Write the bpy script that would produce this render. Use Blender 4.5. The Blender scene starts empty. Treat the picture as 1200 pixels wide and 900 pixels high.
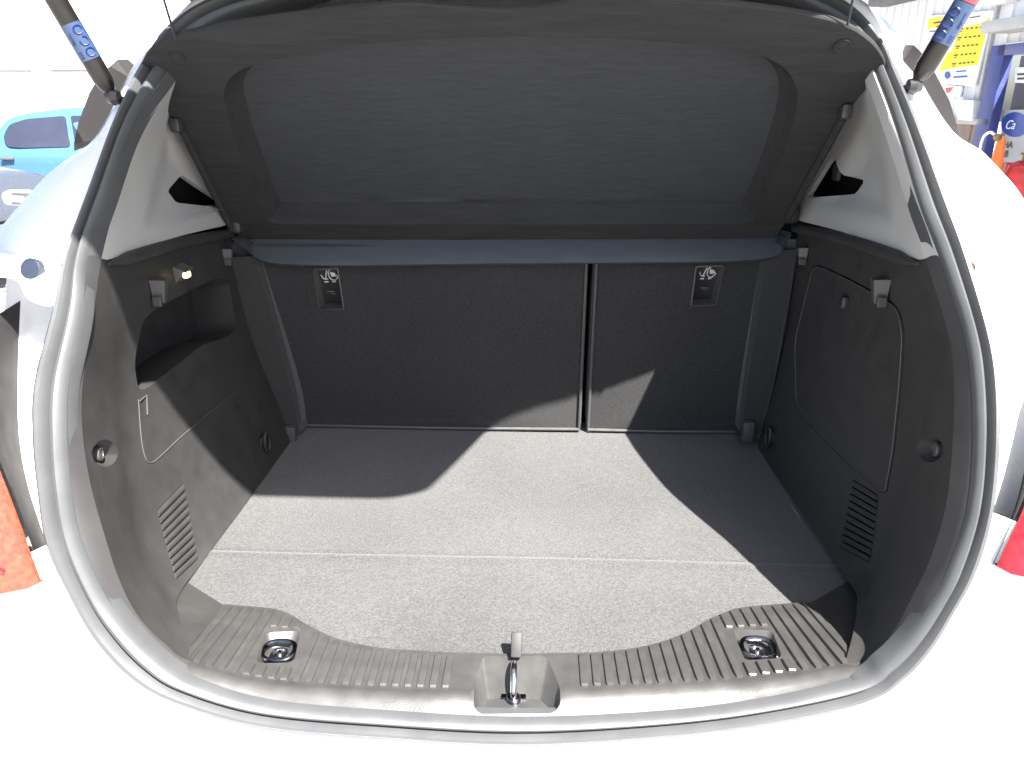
import bpy, bmesh, math, random
import numpy as np
from mathutils import Vector, Matrix
from mathutils.geometry import delaunay_2d_cdt
random.seed(4); rng = np.random.default_rng(4)
S = bpy.context.scene
R = math.radians
# ------------------------------------------------------------------ camera
BOOT = 0.75                       # height of the load floor above the ground
FPX, PITCH, YAW = 880.0, R(20), R(2.28)
CAM = np.array([.035, 0, BOOT + .64])
cd = bpy.data.cameras.new('camera'); cam = bpy.data.objects.new('camera', cd); S.collection.objects.link(cam)
cam.location = CAM; cam.rotation_euler = (R(90) - PITCH, 0, YAW)
cd.sensor_width = 36; cd.lens = 36 * FPX / 1200; cd.clip_start = .02; cd.clip_end = 500
S.camera = cam
# ------------------------------------------------------------------ light
SUN = Vector((.395, -.60, 1)).normalized()          # towards the sun
W = bpy.data.worlds.new('World'); S.world = W; W.use_nodes = True
wn = W.node_tree.nodes; sky = wn.new('ShaderNodeTexSky'); sky.sky_type = 'NISHITA'; sky.sun_disc = False
sky.sun_elevation = math.asin(SUN.z); sky.sun_rotation = math.atan2(SUN.x, SUN.y); sky.air_density = 1.0; sky.dust_density = 2.5
W.node_tree.links.new(sky.outputs[0], wn['Background'].inputs[0]); wn['Background'].inputs[1].default_value = .06
sl = bpy.data.lights.new('sun', 'SUN'); sl.energy = 5.0; sl.angle = R(.5); sl.color = (1, .96, .9)
so = bpy.data.objects.new('sun', sl); S.collection.objects.link(so); so.rotation_euler = (-SUN).to_track_quat('-Z', 'Y').to_euler()
S.view_settings.view_transform = 'Standard'; S.view_settings.look = 'None'
S.view_settings.exposure = 2.25; S.view_settings.gamma = 1
S.render.engine = 'CYCLES'; S.render.resolution_x = 1024; S.render.resolution_y = 768
S.cycles.max_bounces = 8
# ------------------------------------------------------------------ rays of the photograph
_f0 = np.array([0, math.cos(PITCH), -math.sin(PITCH)]); _u0 = np.array([0, math.sin(PITCH), math.cos(PITCH)])
_c, _s = math.cos(YAW), math.sin(YAW); _R = np.array([[_c, -_s, 0], [_s, _c, 0], [0, 0, 1]])
FW, UP, RT = _R @ _f0, _R @ _u0, _R @ np.array([1., 0, 0])
C0 = np.array([.035, 0, .64])      # camera in boot coordinates (z = 0 on the load floor)
def ray(px, py): return FW + RT * (px - 600) / FPX - UP * (py - 450) / FPX
def pl(px, py, n, d):
    r = ray(px, py); n = np.array(n, float); return C0 + r * ((d - n @ C0) / (n @ r))
def fl(px, py, z=0.): return pl(px, py, (0, 0, 1), z)
def aty(px, py, y): return pl(px, py, (0, 1, 0), y)
def proj(P):
    v = np.asarray(P) - C0; z = v @ FW
    return np.stack([600 + FPX * (v @ RT) / z, 450 - FPX * (v @ UP) / z], -1)
_gz = [-.6, -.05, 0, .12, .25, .36, .49, .62, .68, .74, .80, .90, 1.2]; _gy = [.60, .66, .667, .69, .722, .768, .860, 1.0, 1.105, 1.18, 1.225, 1.28, 1.40]
def g(z):                          # the leaning, curved surface the tailgate shuts against
    return sum(np.interp(z + o, _gz, _gy) for o in (-.04, -.02, 0, .02, .04)) / 5
def tr(px, py, dy=0.):             # where a pixel's ray meets that surface
    r = ray(px, py); a, b = .2, 3.
    for _ in range(50):
        m = (a + b) / 2; p = C0 + r * m
        if p[1] < g(p[2]) + dy: a = m
        else: b = m
    return C0 + r * a
def cat(P, n=8, closed=False):     # Catmull-Rom through points
    P = [np.asarray(p, float) for p in P]; m = len(P); out = []
    for i in range(m if closed else m - 1):
        if closed: p0, p1, p2, p3 = P[i - 1], P[i], P[(i + 1) % m], P[(i + 2) % m]
        else: p0, p1, p2, p3 = P[max(i - 1, 0)], P[i], P[i + 1], P[min(i + 2, m - 1)]
        for k in range(n):
            t = k / n
            out.append(.5 * (2 * p1 + (p2 - p0) * t + (2 * p0 - 5 * p1 + 4 * p2 - p3) * t * t + (3 * p1 - p0 - 3 * p2 + p3) * t ** 3))
    if not closed: out.append(P[-1])
    return np.array(out)
def resample(P, n):
    P = np.asarray(P); d = np.r_[0, np.cumsum(np.linalg.norm(np.diff(P, axis=0), axis=1))]; t = np.linspace(0, d[-1], n)
    return np.stack([np.interp(t, d, P[:, k]) for k in range(P.shape[1])], 1)
# ------------------------------------------------------------------ materials
MAT = {}
def mat(name, col, rough=.5, metal=0., spec=.5, noise=None, bump=None, coat=0., stretch=None, trans=0., emit=None, alpha=1.):
    """noise = (scale, amount): mottles the colour; bump = (scale, strength)"""
    m = bpy.data.materials.new(name); m.use_nodes = True; nt = m.node_tree; N, L = nt.nodes, nt.links; b = N['Principled BSDF']
    b.inputs['Base Color'].default_value = (*col, 1); b.inputs['Roughness'].default_value = rough; b.inputs['Metallic'].default_value = metal
    b.inputs['Specular IOR Level'].default_value = spec; b.inputs['Coat Weight'].default_value = coat; b.inputs['Transmission Weight'].default_value = trans
    tc = N.new('ShaderNodeTexCoord'); vec = tc.outputs['Object']
    if stretch:
        mp = N.new('ShaderNodeMapping'); mp.inputs['Scale'].default_value = stretch; L.new(vec, mp.inputs[0]); vec = mp.outputs[0]
    if noise:
        n = N.new('ShaderNodeTexNoise'); n.inputs['Scale'].default_value = noise[0]; n.inputs['Detail'].default_value = 5; L.new(vec, n.inputs[0])
        r = N.new('ShaderNodeMapRange'); r.inputs[1].default_value = .3; r.inputs[2].default_value = .7; r.inputs[3].default_value = 1 - noise[1]; r.inputs[4].default_value = 1 + noise[1]
        L.new(n.outputs[0], r.inputs[0]); v = N.new('ShaderNodeVectorMath'); v.operation = 'SCALE'; v.inputs[0].default_value = col; L.new(r.outputs[0], v.inputs['Scale']); L.new(v.outputs[0], b.inputs['Base Color'])
        r2 = N.new('ShaderNodeMapRange'); r2.inputs[1].default_value = .3; r2.inputs[2].default_value = .7; r2.inputs[3].default_value = max(rough - .07, .02); r2.inputs[4].default_value = min(rough + .07, 1); L.new(n.outputs[0], r2.inputs[0]); L.new(r2.outputs[0], b.inputs['Roughness'])
    if bump:
        n = N.new('ShaderNodeTexNoise'); n.inputs['Scale'].default_value = bump[0]; n.inputs['Detail'].default_value = 3; L.new(vec, n.inputs[0])
        p = N.new('ShaderNodeBump'); p.inputs['Strength'].default_value = bump[1]; p.inputs['Distance'].default_value = .002; L.new(n.outputs[0], p.inputs['Height']); L.new(p.outputs[0], b.inputs['Normal'])
    if emit: b.inputs['Emission Color'].default_value = (*emit[0], 1); b.inputs['Emission Strength'].default_value = emit[1]
    MAT[name] = m; return m
def carpet(name, dark, light, scale, big=3., bias=.5, fuzz=.5):
    m = bpy.data.materials.new(name); m.use_nodes = True; nt = m.node_tree; N, L = nt.nodes, nt.links; b = N['Principled BSDF']
    b.inputs['Roughness'].default_value = .95; b.inputs['Specular IOR Level'].default_value = .15
    b.inputs['Sheen Weight'].default_value = .25; b.inputs['Sheen Roughness'].default_value = .6
    tc = N.new('ShaderNodeTexCoord')
    def noise(s, det=2.):
        n = N.new('ShaderNodeTexNoise'); n.inputs['Scale'].default_value = s; n.inputs['Detail'].default_value = det; L.new(tc.outputs['Object'], n.inputs[0]); return n.outputs[0]
    fine = noise(scale, 2.5); fine2 = noise(scale * .45, 2); bigN = noise(big, 4)
    a = N.new('ShaderNodeMath'); a.operation = 'ADD'; L.new(fine, a.inputs[0]); L.new(fine2, a.inputs[1])
    r = N.new('ShaderNodeMapRange'); r.inputs[1].default_value = .78; r.inputs[2].default_value = 1.30; L.new(a.outputs[0], r.inputs[0])
    r2 = N.new('ShaderNodeMapRange'); r2.inputs[1].default_value = .3; r2.inputs[2].default_value = .7; r2.inputs[3].default_value = -.22; r2.inputs[4].default_value = .22; L.new(bigN, r2.inputs[0])
    s = N.new('ShaderNodeMath'); s.operation = 'ADD'; L.new(r.outputs[0], s.inputs[0]); L.new(r2.outputs[0], s.inputs[1])
    mx = N.new('ShaderNodeMix'); mx.data_type = 'RGBA'; mx.inputs[6].default_value = (*dark, 1); mx.inputs[7].default_value = (*light, 1); L.new(s.outputs[0], mx.inputs[0]); L.new(mx.outputs[2], b.inputs['Base Color'])
    p = N.new('ShaderNodeBump'); p.inputs['Strength'].default_value = fuzz; p.inputs['Distance'].default_value = .0015; L.new(a.outputs[0], p.inputs['Height']); L.new(p.outputs[0], b.inputs['Normal'])
    MAT[name] = m; return m
mat('white_paint', (.86, .86, .86), .25, coat=.6, noise=(30, .01))
mat('trim_black', (.038, .0372, .037), .58, spec=.42, noise=(26, .10), bump=(900, .12))
mat('trim_edge', (.060, .059, .061), .42, spec=.7, noise=(20, .04), bump=(900, .06))
mat('plate_black', (.052, .0515, .051), .38, spec=.9, noise=(34, .14), bump=(700, .12))
mat('trim_light', (.47, .466, .458), .6, spec=.3, noise=(25, .03), bump=(600, .08))
mat('rubber', (.075, .078, .082), .42, spec=.7, noise=(25, .05), bump=(500, .06))
mat('dark_plastic', (.035, .035, .037), .4, spec=.5, noise=(70, .1))
mat('grey_plastic', (.085, .084, .083), .45, spec=.5, noise=(70, .08))
mat('fin_plastic', (.032, .030, .031), .65, spec=.25, noise=(30, .08))
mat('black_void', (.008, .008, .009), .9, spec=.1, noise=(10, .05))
mat('steel', (.62, .62, .64), .18, 1., noise=(120, .1))
mat('black_chrome', (.16, .155, .17), .16, 1., noise=(90, .1))
mat('strut_tube', (.014, .013, .0125), .32, .2, noise=(60, .1))
mat('sticker', (.035, .065, .13), .35, noise=(40, .08))
mat('sticker_ink', (.006, .012, .14), .4, noise=(80, .1))
mat('red_paint', (.55, .05, .06), .4, noise=(30, .1))
mat('plug_blue', (.022, .03, .05), .5, noise=(60, .05))
mat('icon_white', (.62, .62, .62), .5, noise=(100, .05))
mat('lamp_lit', (.9, .75, .35), .3, noise=(50, .05), emit=((1, .66, .2), 1.2))
mat('lens_red', (.34, .016, .022), .12, spec=.6, coat=1., noise=(120, .35), bump=(150, .25))
mat('lens_amber', (.42, .048, .022), .12, spec=.6, coat=1., noise=(160, .35), bump=(150, .3))
mat('lens_pink', (.5, .10, .12), .12, spec=.6, coat=1., noise=(120, .2), bump=(150, .2))
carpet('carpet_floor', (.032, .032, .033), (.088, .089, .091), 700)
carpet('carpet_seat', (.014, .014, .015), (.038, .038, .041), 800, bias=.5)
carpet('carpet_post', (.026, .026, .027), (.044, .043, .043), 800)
mat('flap', (.072, .083, .098), .38, spec=.6, noise=(14, .06), stretch=(1, 6, 6), bump=(200, .08))
def felt():
    m = mat('felt', (.034, .0345, .036), .9, spec=.15, noise=(60, .16), stretch=(.22, 1.6, 1.6), bump=(260, .5)); return m
felt()
mat('felt_panel', (.048, .051, .058), .9, spec=.15, noise=(90, .12), stretch=(.3, 1.6, 1.6), bump=(240, .7))
mat('cord', (.02, .02, .022), .7, noise=(200, .1))
mat('tinted_glass', (.012, .013, .015), .06, spec=.6, noise=(5, .03))
mat('blue_paint', (.07, .17, .33), .25, coat=.8, noise=(20, .02))
mat('silver_paint', (.10, .11, .13), .3, .3, coat=.6, noise=(20, .03))
mat('car_glass', (.035, .04, .065), .25, spec=.25, noise=(3, .15))
mat('tyre', (.02, .02, .02), .8, noise=(50, .2))
mat('headlight_glass', (.75, .76, .80), .08, .3, noise=(60, .25))
mat('concrete', (.36, .35, .33), .85, noise=(1.2, .18), bump=(40, .3))
mat('white_wall', (.78, .77, .76), .7, noise=(2, .05))
mat('sheet_white', (.74, .74, .77), .5, noise=(3, .05))
mat('eave_dark', (.10, .10, .11), .6, noise=(8, .1))
mat('letter_grey', (.42, .42, .42), .6, noise=(8, .1))
mat('poster_white', (.80, .80, .78), .6, noise=(6, .03))
mat('poster_yellow', (.85, .66, .03), .6, noise=(6, .04))
mat('ink', (.10, .08, .06), .7, noise=(20, .1))
mat('ink_red', (.55, .10, .03), .7, noise=(20, .1))
mat('ink_blue', (.06, .14, .42), .7, noise=(20, .1))
mat('frame_blue', (.045, .06, .22), .5, noise=(9, .2))
mat('interior_dim', (.10, .10, .12), .7, noise=(3, .3))
mat('sign_blue', (.02, .06, .30), .4, noise=(8, .08))
mat('red_gas', (.45, .03, .03), .35, noise=(14, .25))
mat('orange', (.85, .16, .03), .5, noise=(9, .1))
mat('brown_board', (.30, .22, .18), .7, noise=(5, .15))
mat('bronze', (.22, .14, .06), .4, .7, noise=(30, .2))
# ------------------------------------------------------------------ building helpers
COL = S.collection
def wpos(o):
    p = Vector(o.location)
    while o.parent: o = o.parent; p += Vector(o.location)
    return p
def empty(name, loc, parent=None):
    o = bpy.data.objects.new(name, None); COL.objects.link(o); o.empty_display_size = .1
    o.location = Vector(loc) - (wpos(parent) if parent else Vector()); o.parent = parent; return o
def obj(name, pieces, parent=None, mname=None, smooth=True, ang=32, base=BOOT):
    """pieces: (verts, faces) or a list of (verts, faces, material); boot coordinates, shifted up by base"""
    if mname: pieces = [(pieces[0], pieces[1], mname)]
    V, Fc, MI, mats = [], [], [], []
    for v, f, mn in pieces:
        o = len(V); V += [tuple(map(float, p)) for p in v]; Fc += [[i + o for i in q] for q in f]
        if mn not in mats: mats.append(mn)
        MI += [mats.index(mn)] * len(f)
    A = np.array(V) + [0, 0, base]; lo, hi = A.min(0), A.max(0); c = (lo + hi) / 2; c[2] = lo[2]
    me = bpy.data.meshes.new(name); me.from_pydata([tuple(p) for p in A - c], [], Fc)
    for mn in mats: me.materials.append(MAT[mn])
    me.polygons.foreach_set('material_index', MI)
    me.validate(); me.update()
    bm = bmesh.new(); bm.from_mesh(me); bmesh.ops.recalc_face_normals(bm, faces=bm.faces); bm.to_mesh(me); bm.free()
    if smooth:
        me.polygons.foreach_set('use_smooth', [True] * len(me.polygons)); me.set_sharp_from_angle(angle=R(ang))
    o = bpy.data.objects.new(name, me); COL.objects.link(o); o.parent = parent
    o.location = Vector(c) - (wpos(parent) if parent else Vector())
    return o
def tag(o, label, cat_=None, group=None, kind=None):
    if label: o['label'] = label
    if cat_: o['category'] = cat_
    if group: o['group'] = group
    if kind: o['kind'] = kind
    return o
def merge(*ps):
    V, Fc = [], []
    for v, f in ps:
        o = len(V); V += list(v); Fc += [[i + o for i in q] for q in f]
    return V, Fc
def strip(*rows, closed=False):    # loft between equal-length rows of points
    n = len(rows[0]); V = [p for r in rows for p in r]; Fc = []
    for a in range(len(rows) - 1):
        for i in range(n if closed else n - 1):
            j = (i + 1) % n; Fc.append([a * n + i, a * n + j, (a + 1) * n + j, (a + 1) * n + i])
    return V, Fc
def tube(path, r, n=10, caps=True):
    P = [Vector(p) for p in path]; m = len(P); rs = r if hasattr(r, '__len__') else [r] * m
    V, Fc = [], []; up = None
    for i in range(m):
        t = (P[min(i + 1, m - 1)] - P[max(i - 1, 0)]).normalized()
        if up is None: up = t.orthogonal().normalized()
        a = (up - t * up.dot(t)).normalized(); up = a; b = t.cross(a)
        for k in range(n):
            q = 2 * math.pi * k / n; V.append(P[i] + (a * math.cos(q) + b * math.sin(q)) * rs[i])
    for i in range(m - 1):
        for k in range(n): Fc.append([i * n + k, i * n + (k + 1) % n, (i + 1) * n + (k + 1) % n, (i + 1) * n + k])
    if caps: Fc += [list(range(n))[::-1], [(m - 1) * n + k for k in range(n)]]
    return V, Fc
def rbox(c, d, r=.002, rot=None, seg=2):
    bm = bmesh.new(); bmesh.ops.create_cube(bm, size=1); bmesh.ops.scale(bm, vec=d, verts=bm.verts)
    if r: bmesh.ops.bevel(bm, geom=bm.edges[:], offset=r, segments=seg, affect='EDGES', profile=.5)
    if rot: bmesh.ops.rotate(bm, matrix=rot, verts=bm.verts)
    bmesh.ops.translate(bm, vec=c, verts=bm.verts); bm.verts.index_update()
    out = [v.co.copy() for v in bm.verts], [[v.index for v in f.verts] for f in bm.faces]; bm.free(); return out
def lathe(prof, c, axis, n=24):    # prof: (radius, height along axis)
    ax = Vector(axis).normalized(); a = ax.orthogonal().normalized(); b = ax.cross(a); c = Vector(c); V, Fc = [], []
    for r, h in prof:
        for k in range(n):
            q = 2 * math.pi * k / n; V.append(c + ax * h + (a * math.cos(q) + b * math.sin(q)) * max(r, 1e-5))
    for i in range(len(prof) - 1):
        for k in range(n): Fc.append([i * n + k, i * n + (k + 1) % n, (i + 1) * n + (k + 1) % n, (i + 1) * n + k])
    return V, Fc
def inset(P, d):                   # move a closed 2-d loop inwards
    P = np.asarray(P); nx = np.roll(P, -1, 0); pv = np.roll(P, 1, 0)
    area = .5 * np.sum(P[:, 0] * nx[:, 1] - nx[:, 0] * P[:, 1]); t = nx - pv; t /= np.linalg.norm(t, axis=1)[:, None] + 1e-12
    return P + np.stack([-t[:, 1], t[:, 0]], 1) * d * (1 if area > 0 else -1)
def inpoly(p, P):
    x, y = p; c = False; j = len(P) - 1
    for i in range(len(P)):
        if (P[i][1] > y) != (P[j][1] > y) and x < (P[j][0] - P[i][0]) * (y - P[i][1]) / (P[j][1] - P[i][1]) + P[i][0]: c = not c
        j = i
    return c
def inpoly_np(Q, P):
    x, y = Q[:, 0], Q[:, 1]; c = np.zeros(len(Q), bool); P = np.asarray(P); j = len(P) - 1
    for i in range(len(P)):
        d = P[j][1] - P[i][1]
        if d != 0: c ^= ((P[i][1] > y) != (P[j][1] > y)) & (x < (P[j][0] - P[i][0]) * (y - P[i][1]) / d + P[i][0])
        j = i
    return c
def cdt(points, loops):
    V = [Vector(p) for p in points]; E = []
    for lp in loops:
        o = len(V); V += [Vector(p) for p in lp]; n = len(lp); E += [(o + i, o + (i + 1) % n) for i in range(n)]
    v, e, f, ov, oe, of = delaunay_2d_cdt(V, E, [], 0, 1e-7)
    return np.array([tuple(p) for p in v]), [list(t) for t in f]
def sheet(points, outer, holes):
    """triangulate a 2-d domain bounded by outer (or the hull) -> verts, faces outside the holes, faces inside each hole"""
    v, f = cdt(points, ([outer] if outer is not None else []) + list(holes))
    ce = np.array([v[t].mean(0) for t in f]); side = np.full(len(f), -1)
    if outer is not None: side[~inpoly_np(ce, outer)] = -2
    for k, h in enumerate(holes): side[inpoly_np(ce, h)] = k
    return v, [t for t, s in zip(f, side) if s == -1], [[t for t, s in zip(f, side) if s == k] for k in range(len(holes))]
def rounded(P, r=.2, n=4):         # round the corners of a closed polygon
    P = [np.asarray(p, float) for p in P]; out = []; m = len(P)
    for i in range(m):
        a, b, c = P[i - 1], P[i], P[(i + 1) % m]
        la, lc = np.linalg.norm(a - b), np.linalg.norm(c - b); d = min(r, .45 * la, .45 * lc)
        p, q = b + (a - b) / la * d, b + (c - b) / lc * d
        for k in range(n + 1):
            t = k / n; out.append((1 - t) ** 2 * p + 2 * t * (1 - t) * b + t * t * q)
    return np.array(out)
class Patch:                       # Coons patch; c0,c1 along u (v=0,1), d0,d1 along v (u=0,1)
    def __init__(s, c0, c1, d0, d1, bulge=None):
        s.c = [resample(x, 400) for x in (c0, c1, d0, d1)]; s.bulge = bulge
        gu, gv = np.meshgrid(np.linspace(0, 1, 121), np.linspace(0, 1, 121), indexing='ij'); s.uv = np.stack([gu.ravel(), gv.ravel()], 1)
        s.px = proj(s.at(s.uv))
    def at(s, uv):
        uv = np.atleast_2d(uv); u, v = np.clip(uv[:, 0], 0, 1), np.clip(uv[:, 1], 0, 1); t = np.linspace(0, 1, 400)
        I = lambda c, w: np.stack([np.interp(w, t, c[:, k]) for k in range(3)], 1)
        c0, c1, d0, d1 = s.c; U, Vv = u[:, None], v[:, None]
        P = (1 - Vv) * I(c0, u) + Vv * I(c1, u) + (1 - U) * I(d0, v) + U * I(d1, v)
        P -= (1 - U) * (1 - Vv) * c0[0] + U * (1 - Vv) * c0[-1] + (1 - U) * Vv * c1[0] + U * Vv * c1[-1]
        if s.bulge is not None: P += (16 * U * (1 - U) * Vv * (1 - Vv)) * np.asarray(s.bulge)
        return P
    def find(s, px, py):           # (u, v) seen at a pixel
        q = np.array([px, py]); uv = s.uv[np.argmin(((s.px - q) ** 2).sum(1))].copy()
        for _ in range(12):
            h = 1e-3; p0 = proj(s.at(uv)[0]); J = np.stack([(proj(s.at(uv + [h, 0])[0]) - p0) / h, (proj(s.at(uv + [0, h])[0]) - p0) / h], 1)
            if not np.isfinite(J).all() or abs(np.linalg.det(J)) < 1: break
            uv = np.clip(uv + .7 * np.linalg.solve(J, q - p0), .004, .996)
        return uv
    def poly(s, P): return np.array([s.find(*p) for p in P])
    def normal(s, uv):
        uv = np.asarray(uv); h = .01; a = s.at(uv + [h, 0])[0] - s.at(uv - [h, 0])[0]; b = s.at(uv + [0, h])[0] - s.at(uv - [0, h])[0]
        n = np.cross(a, b); n /= np.linalg.norm(n)
        return n if n @ (C0 - s.at(uv)[0]) > 0 else -n
    def point(s, px, py): return s.at(s.find(px, py))[0]
    def build(s, nu, nv, recess=()):
        """recess: list of (uv loop, offset vector, shrink) -> verts, faces"""
        gu, gv = np.meshgrid(np.linspace(0, 1, nu), np.linspace(0, 1, nv), indexing='ij'); pts = np.stack([gu.ravel(), gv.ravel()], 1)
        v, out, ins = sheet(pts, None, [r[0] for r in recess])
        P = list(s.at(v)); F_ = [list(t) for t in out]
        for (loop, off, shr, keep), tris in zip(recess, ins):
            ids = sorted({i for t in tris for i in t}); base = s.at(v[ids]); cen = base.mean(0); mp = {}
            for i, b in zip(ids, base): mp[i] = len(P); P.append(cen + (b - cen) * shr + np.asarray(off))
            if keep: F_ += [[mp[i] for i in t] for t in tris]
            cnt = {}
            for t in tris:
                for a, b in ((t[0], t[1]), (t[1], t[2]), (t[2], t[0])): cnt[tuple(sorted((a, b)))] = cnt.get(tuple(sorted((a, b))), 0) + 1
            for (a, b), k in cnt.items():
                if k == 1: F_.append([a, b, mp[b], mp[a]])
        return P, F_
# ------------------------------------------------------------------ ground
ground = obj('ground', ([(-60, -30, 0), (60, -30, 0), (60, 120, 0), (-60, 120, 0)], [[0, 1, 2, 3]]), None, 'concrete', base=0)
tag(ground, 'pale sunlit concrete forecourt under the parked cars', kind='structure')
# ------------------------------------------------------------------ the car: tailgate opening traced as three loops A (trim), B (groove), C (outer seal)
ST = [  # A, B, C pixel positions, clockwise from the upper left
 ((360, 12), (352, -2), (335, -28)), ((280, 34), (268, 20), (250, 0)), ((232, 62), (220, 50), (200, 33)), ((198, 106), (186, 97), (165, 82)),
 ((168, 150), (155, 150), (134, 150)), ((140, 225), (128, 225), (107, 225)), ((119, 303), (102, 302), (80, 300)), ((110, 367), (97, 367), (64, 367)),
 ((97, 450), (80, 450), (43, 450)), ((97, 510), (78, 510), (41, 510)), ((106, 567), (82, 570), (47, 575)), ((121, 622), (93, 630), (58, 640)),
 ((140, 680), (118, 690), (88, 705)), ((162, 722), (145, 730), (116, 752)), ((194, 755), (180, 768), (156, 793)), ((226, 776), (221, 796), (207, 820)),
 ((318, 797), (312, 823), (309, 848)), ((455, 806), (455, 836), (455, 861)), ((603, 808), (603, 843), (603, 869)), ((740, 803), (745, 838), (747, 861)),
 ((862, 795), (872, 825), (880, 846)), ((990, 779), (998, 799), (1010, 820)), ((1022, 768), (1034, 776), (1058, 792)), ((1050, 735), (1064, 746), (1090, 757)),
 ((1071, 695), (1092, 705), (1117, 712)), ((1090, 655), (1112, 664), (1141, 668)), ((1108, 595), (1133, 598), (1160, 602)), ((1116, 525), (1140, 525), (1168, 525)),
 ((1118, 450), (1138, 450), (1168, 450)), ((1111, 390), (1129, 390), (1158, 390)), ((1084, 303), (1101, 302), (1132, 300)), ((1063, 240), (1077, 240), (1110, 240)),
 ((1038, 160), (1052, 158), (1077, 155)), ((1018, 105), (1031, 100), (1050, 92)), ((1000, 66), (1012, 58), (1030, 48)), ((962, 32), (972, 22), (988, 5)),
 ((890, 8), (896, -6), (905, -28)), ((750, -12), (750, -27), (750, -48)), ((600, -18), (600, -33), (600, -55)), ((460, -12), (460, -27), (455, -48))]
NS = len(ST); SUB = 8
A3 = cat([tr(*s[0], .030) for s in ST], SUB, True); B3 = cat([tr(*s[1], 0) for s in ST], SUB, True); C3 = cat([tr(*s[2], .0) for s in ST], SUB, True)
NL = len(A3)
def seg(P, a, b):                  # part of a loop from station a to station b
    if b < a: b += NS
    return np.array([P[i % NL] for i in range(a * SUB, b * SUB + 1)])
car = empty('white_hatchback', (0, 1.3, 0))
tag(car, 'white hatchback seen from behind with its boot open and empty', 'car')
# rubber seal: two ridges between B and C
Wd = C3 - B3; T = np.roll(B3, -1, 0) - np.roll(B3, 1, 0); T /= np.linalg.norm(T, axis=1)[:, None]
Nn = np.cross(T, Wd); Nn /= np.linalg.norm(Nn, axis=1)[:, None]; Nn *= np.where(Nn[:, 1:2] > 0, -1, 1)
def rail(f, h): return B3 + Wd * f + Nn * h
prof = [(-.02, -.02), (-.02, -.004), (.04, .003), (.12, .008), (.24, .0105), (.36, .0085), (.45, .003), (.49, -.002), (.53, .001), (.58, .007), (.68, .012), (.80, .0125), (.91, .009), (.99, .001), (1.0, -.01), (.95, -.02)]
obj('boot_seal', strip(*[rail(f, h) for f, h in prof], closed=True), car, 'rubber')
# trim lips between A and B
def lip(a, b):
    A_, B_ = seg(A3, a, b), seg(B3, a, b); n_ = seg(Nn, a, b)
    return strip(A_, A_ * .75 + B_ * .25 + n_ * .006, A_ * .45 + B_ * .55 + n_ * .007, A_ * .15 + B_ * .85 + n_ * .003, B_ - n_ * .004)
# ------------------------------------------------------------------ load floor
EDGE = [(262, 708), (300, 711), (332, 716), (362, 733), (395, 748), (440, 758), (500, 763), (555, 765), (603, 766), (650, 765), (700, 764), (755, 757), (797, 744), (836, 723), (868, 712), (910, 708), (953, 705)]
E3 = cat([fl(*p, .007) for p in EDGE], 8)
yE = lambda x: np.interp(x, E3[:, 0], E3[:, 1])
def floor_panel():
    xs = np.linspace(-.56, .56, 120); ts = np.r_[np.linspace(0, 1, 60)]; yc = .987; V, Fc = [], []
    ys_far = [.983, .987, .991, .998] + list(np.linspace(1.01, 1.52, 44))
    cols = [np.r_[np.linspace(yE(x) - .012, .976, 24), ys_far] for x in xs]; m = len(cols[0]); n = len(xs)
    for j in range(m):
        for i, x in enumerate(xs):
            y = cols[i][j]; V.append((x, y, .0012 * math.sin(x * 9 + 1) * math.sin(y * 7) + (-.0008 if abs(y - yc) < .003 else 0) + (.0015 if abs(y - .978) < .008 else 0)))
    for j in range(m - 1):
        for i in range(n - 1): Fc.append([j * n + i, j * n + i + 1, (j + 1) * n + i + 1, (j + 1) * n + i])
    return V, Fc
obj('load_floor', floor_panel(), car, 'carpet_floor')
# ------------------------------------------------------------------ side trims
def side_trim(sd):
    L_ = sd < 0
    if L_:
        d0 = seg(A3, 6, 15)[::-1]; P0 = d0[0]; fc = fl(218, 690); led = aty(268, 268, 1.40); foot = fl(333, 522); foot[1] = 1.40; foot[0] = -.476
        c0 = cat([P0, (P0 + fc) / 2 + [-.012, .0, 0], fc, (fc + foot) / 2, foot], 16)
        plate_c = fl(265, 711, .004)
    else:
        d0 = seg(A3, 21, 30); P0 = d0[0]; fc = fl(990, 690); led = aty(935, 262, 1.40); foot = np.array([.476, 1.40, 0.])
        c0 = cat([P0, (P0 + fc) / 2 + [.012, .0, 0], fc, (fc + foot) / 2, foot], 16)
        plate_c = fl(951, 706, .004)
    c0[:, 2] = np.minimum(c0[:, 2], .02) - np.clip((c0[:, 1] - .86) / .08, 0, 1) * .005
    mid = (d0[-1] + led) / 2 + [sd * .004, 0, .004]
    c1 = cat([d0[-1], mid, led], 12); d1 = cat([foot, (foot + led) / 2 + [sd * .015, 0, 0], led], 10)
    return Patch(c0, c1, d0, d1, bulge=(-sd * .014, 0, 0)), P0, fc, plate_c
def add_slats(patch, loop_uv, n, parent, horizontal_px):
    pass
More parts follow.
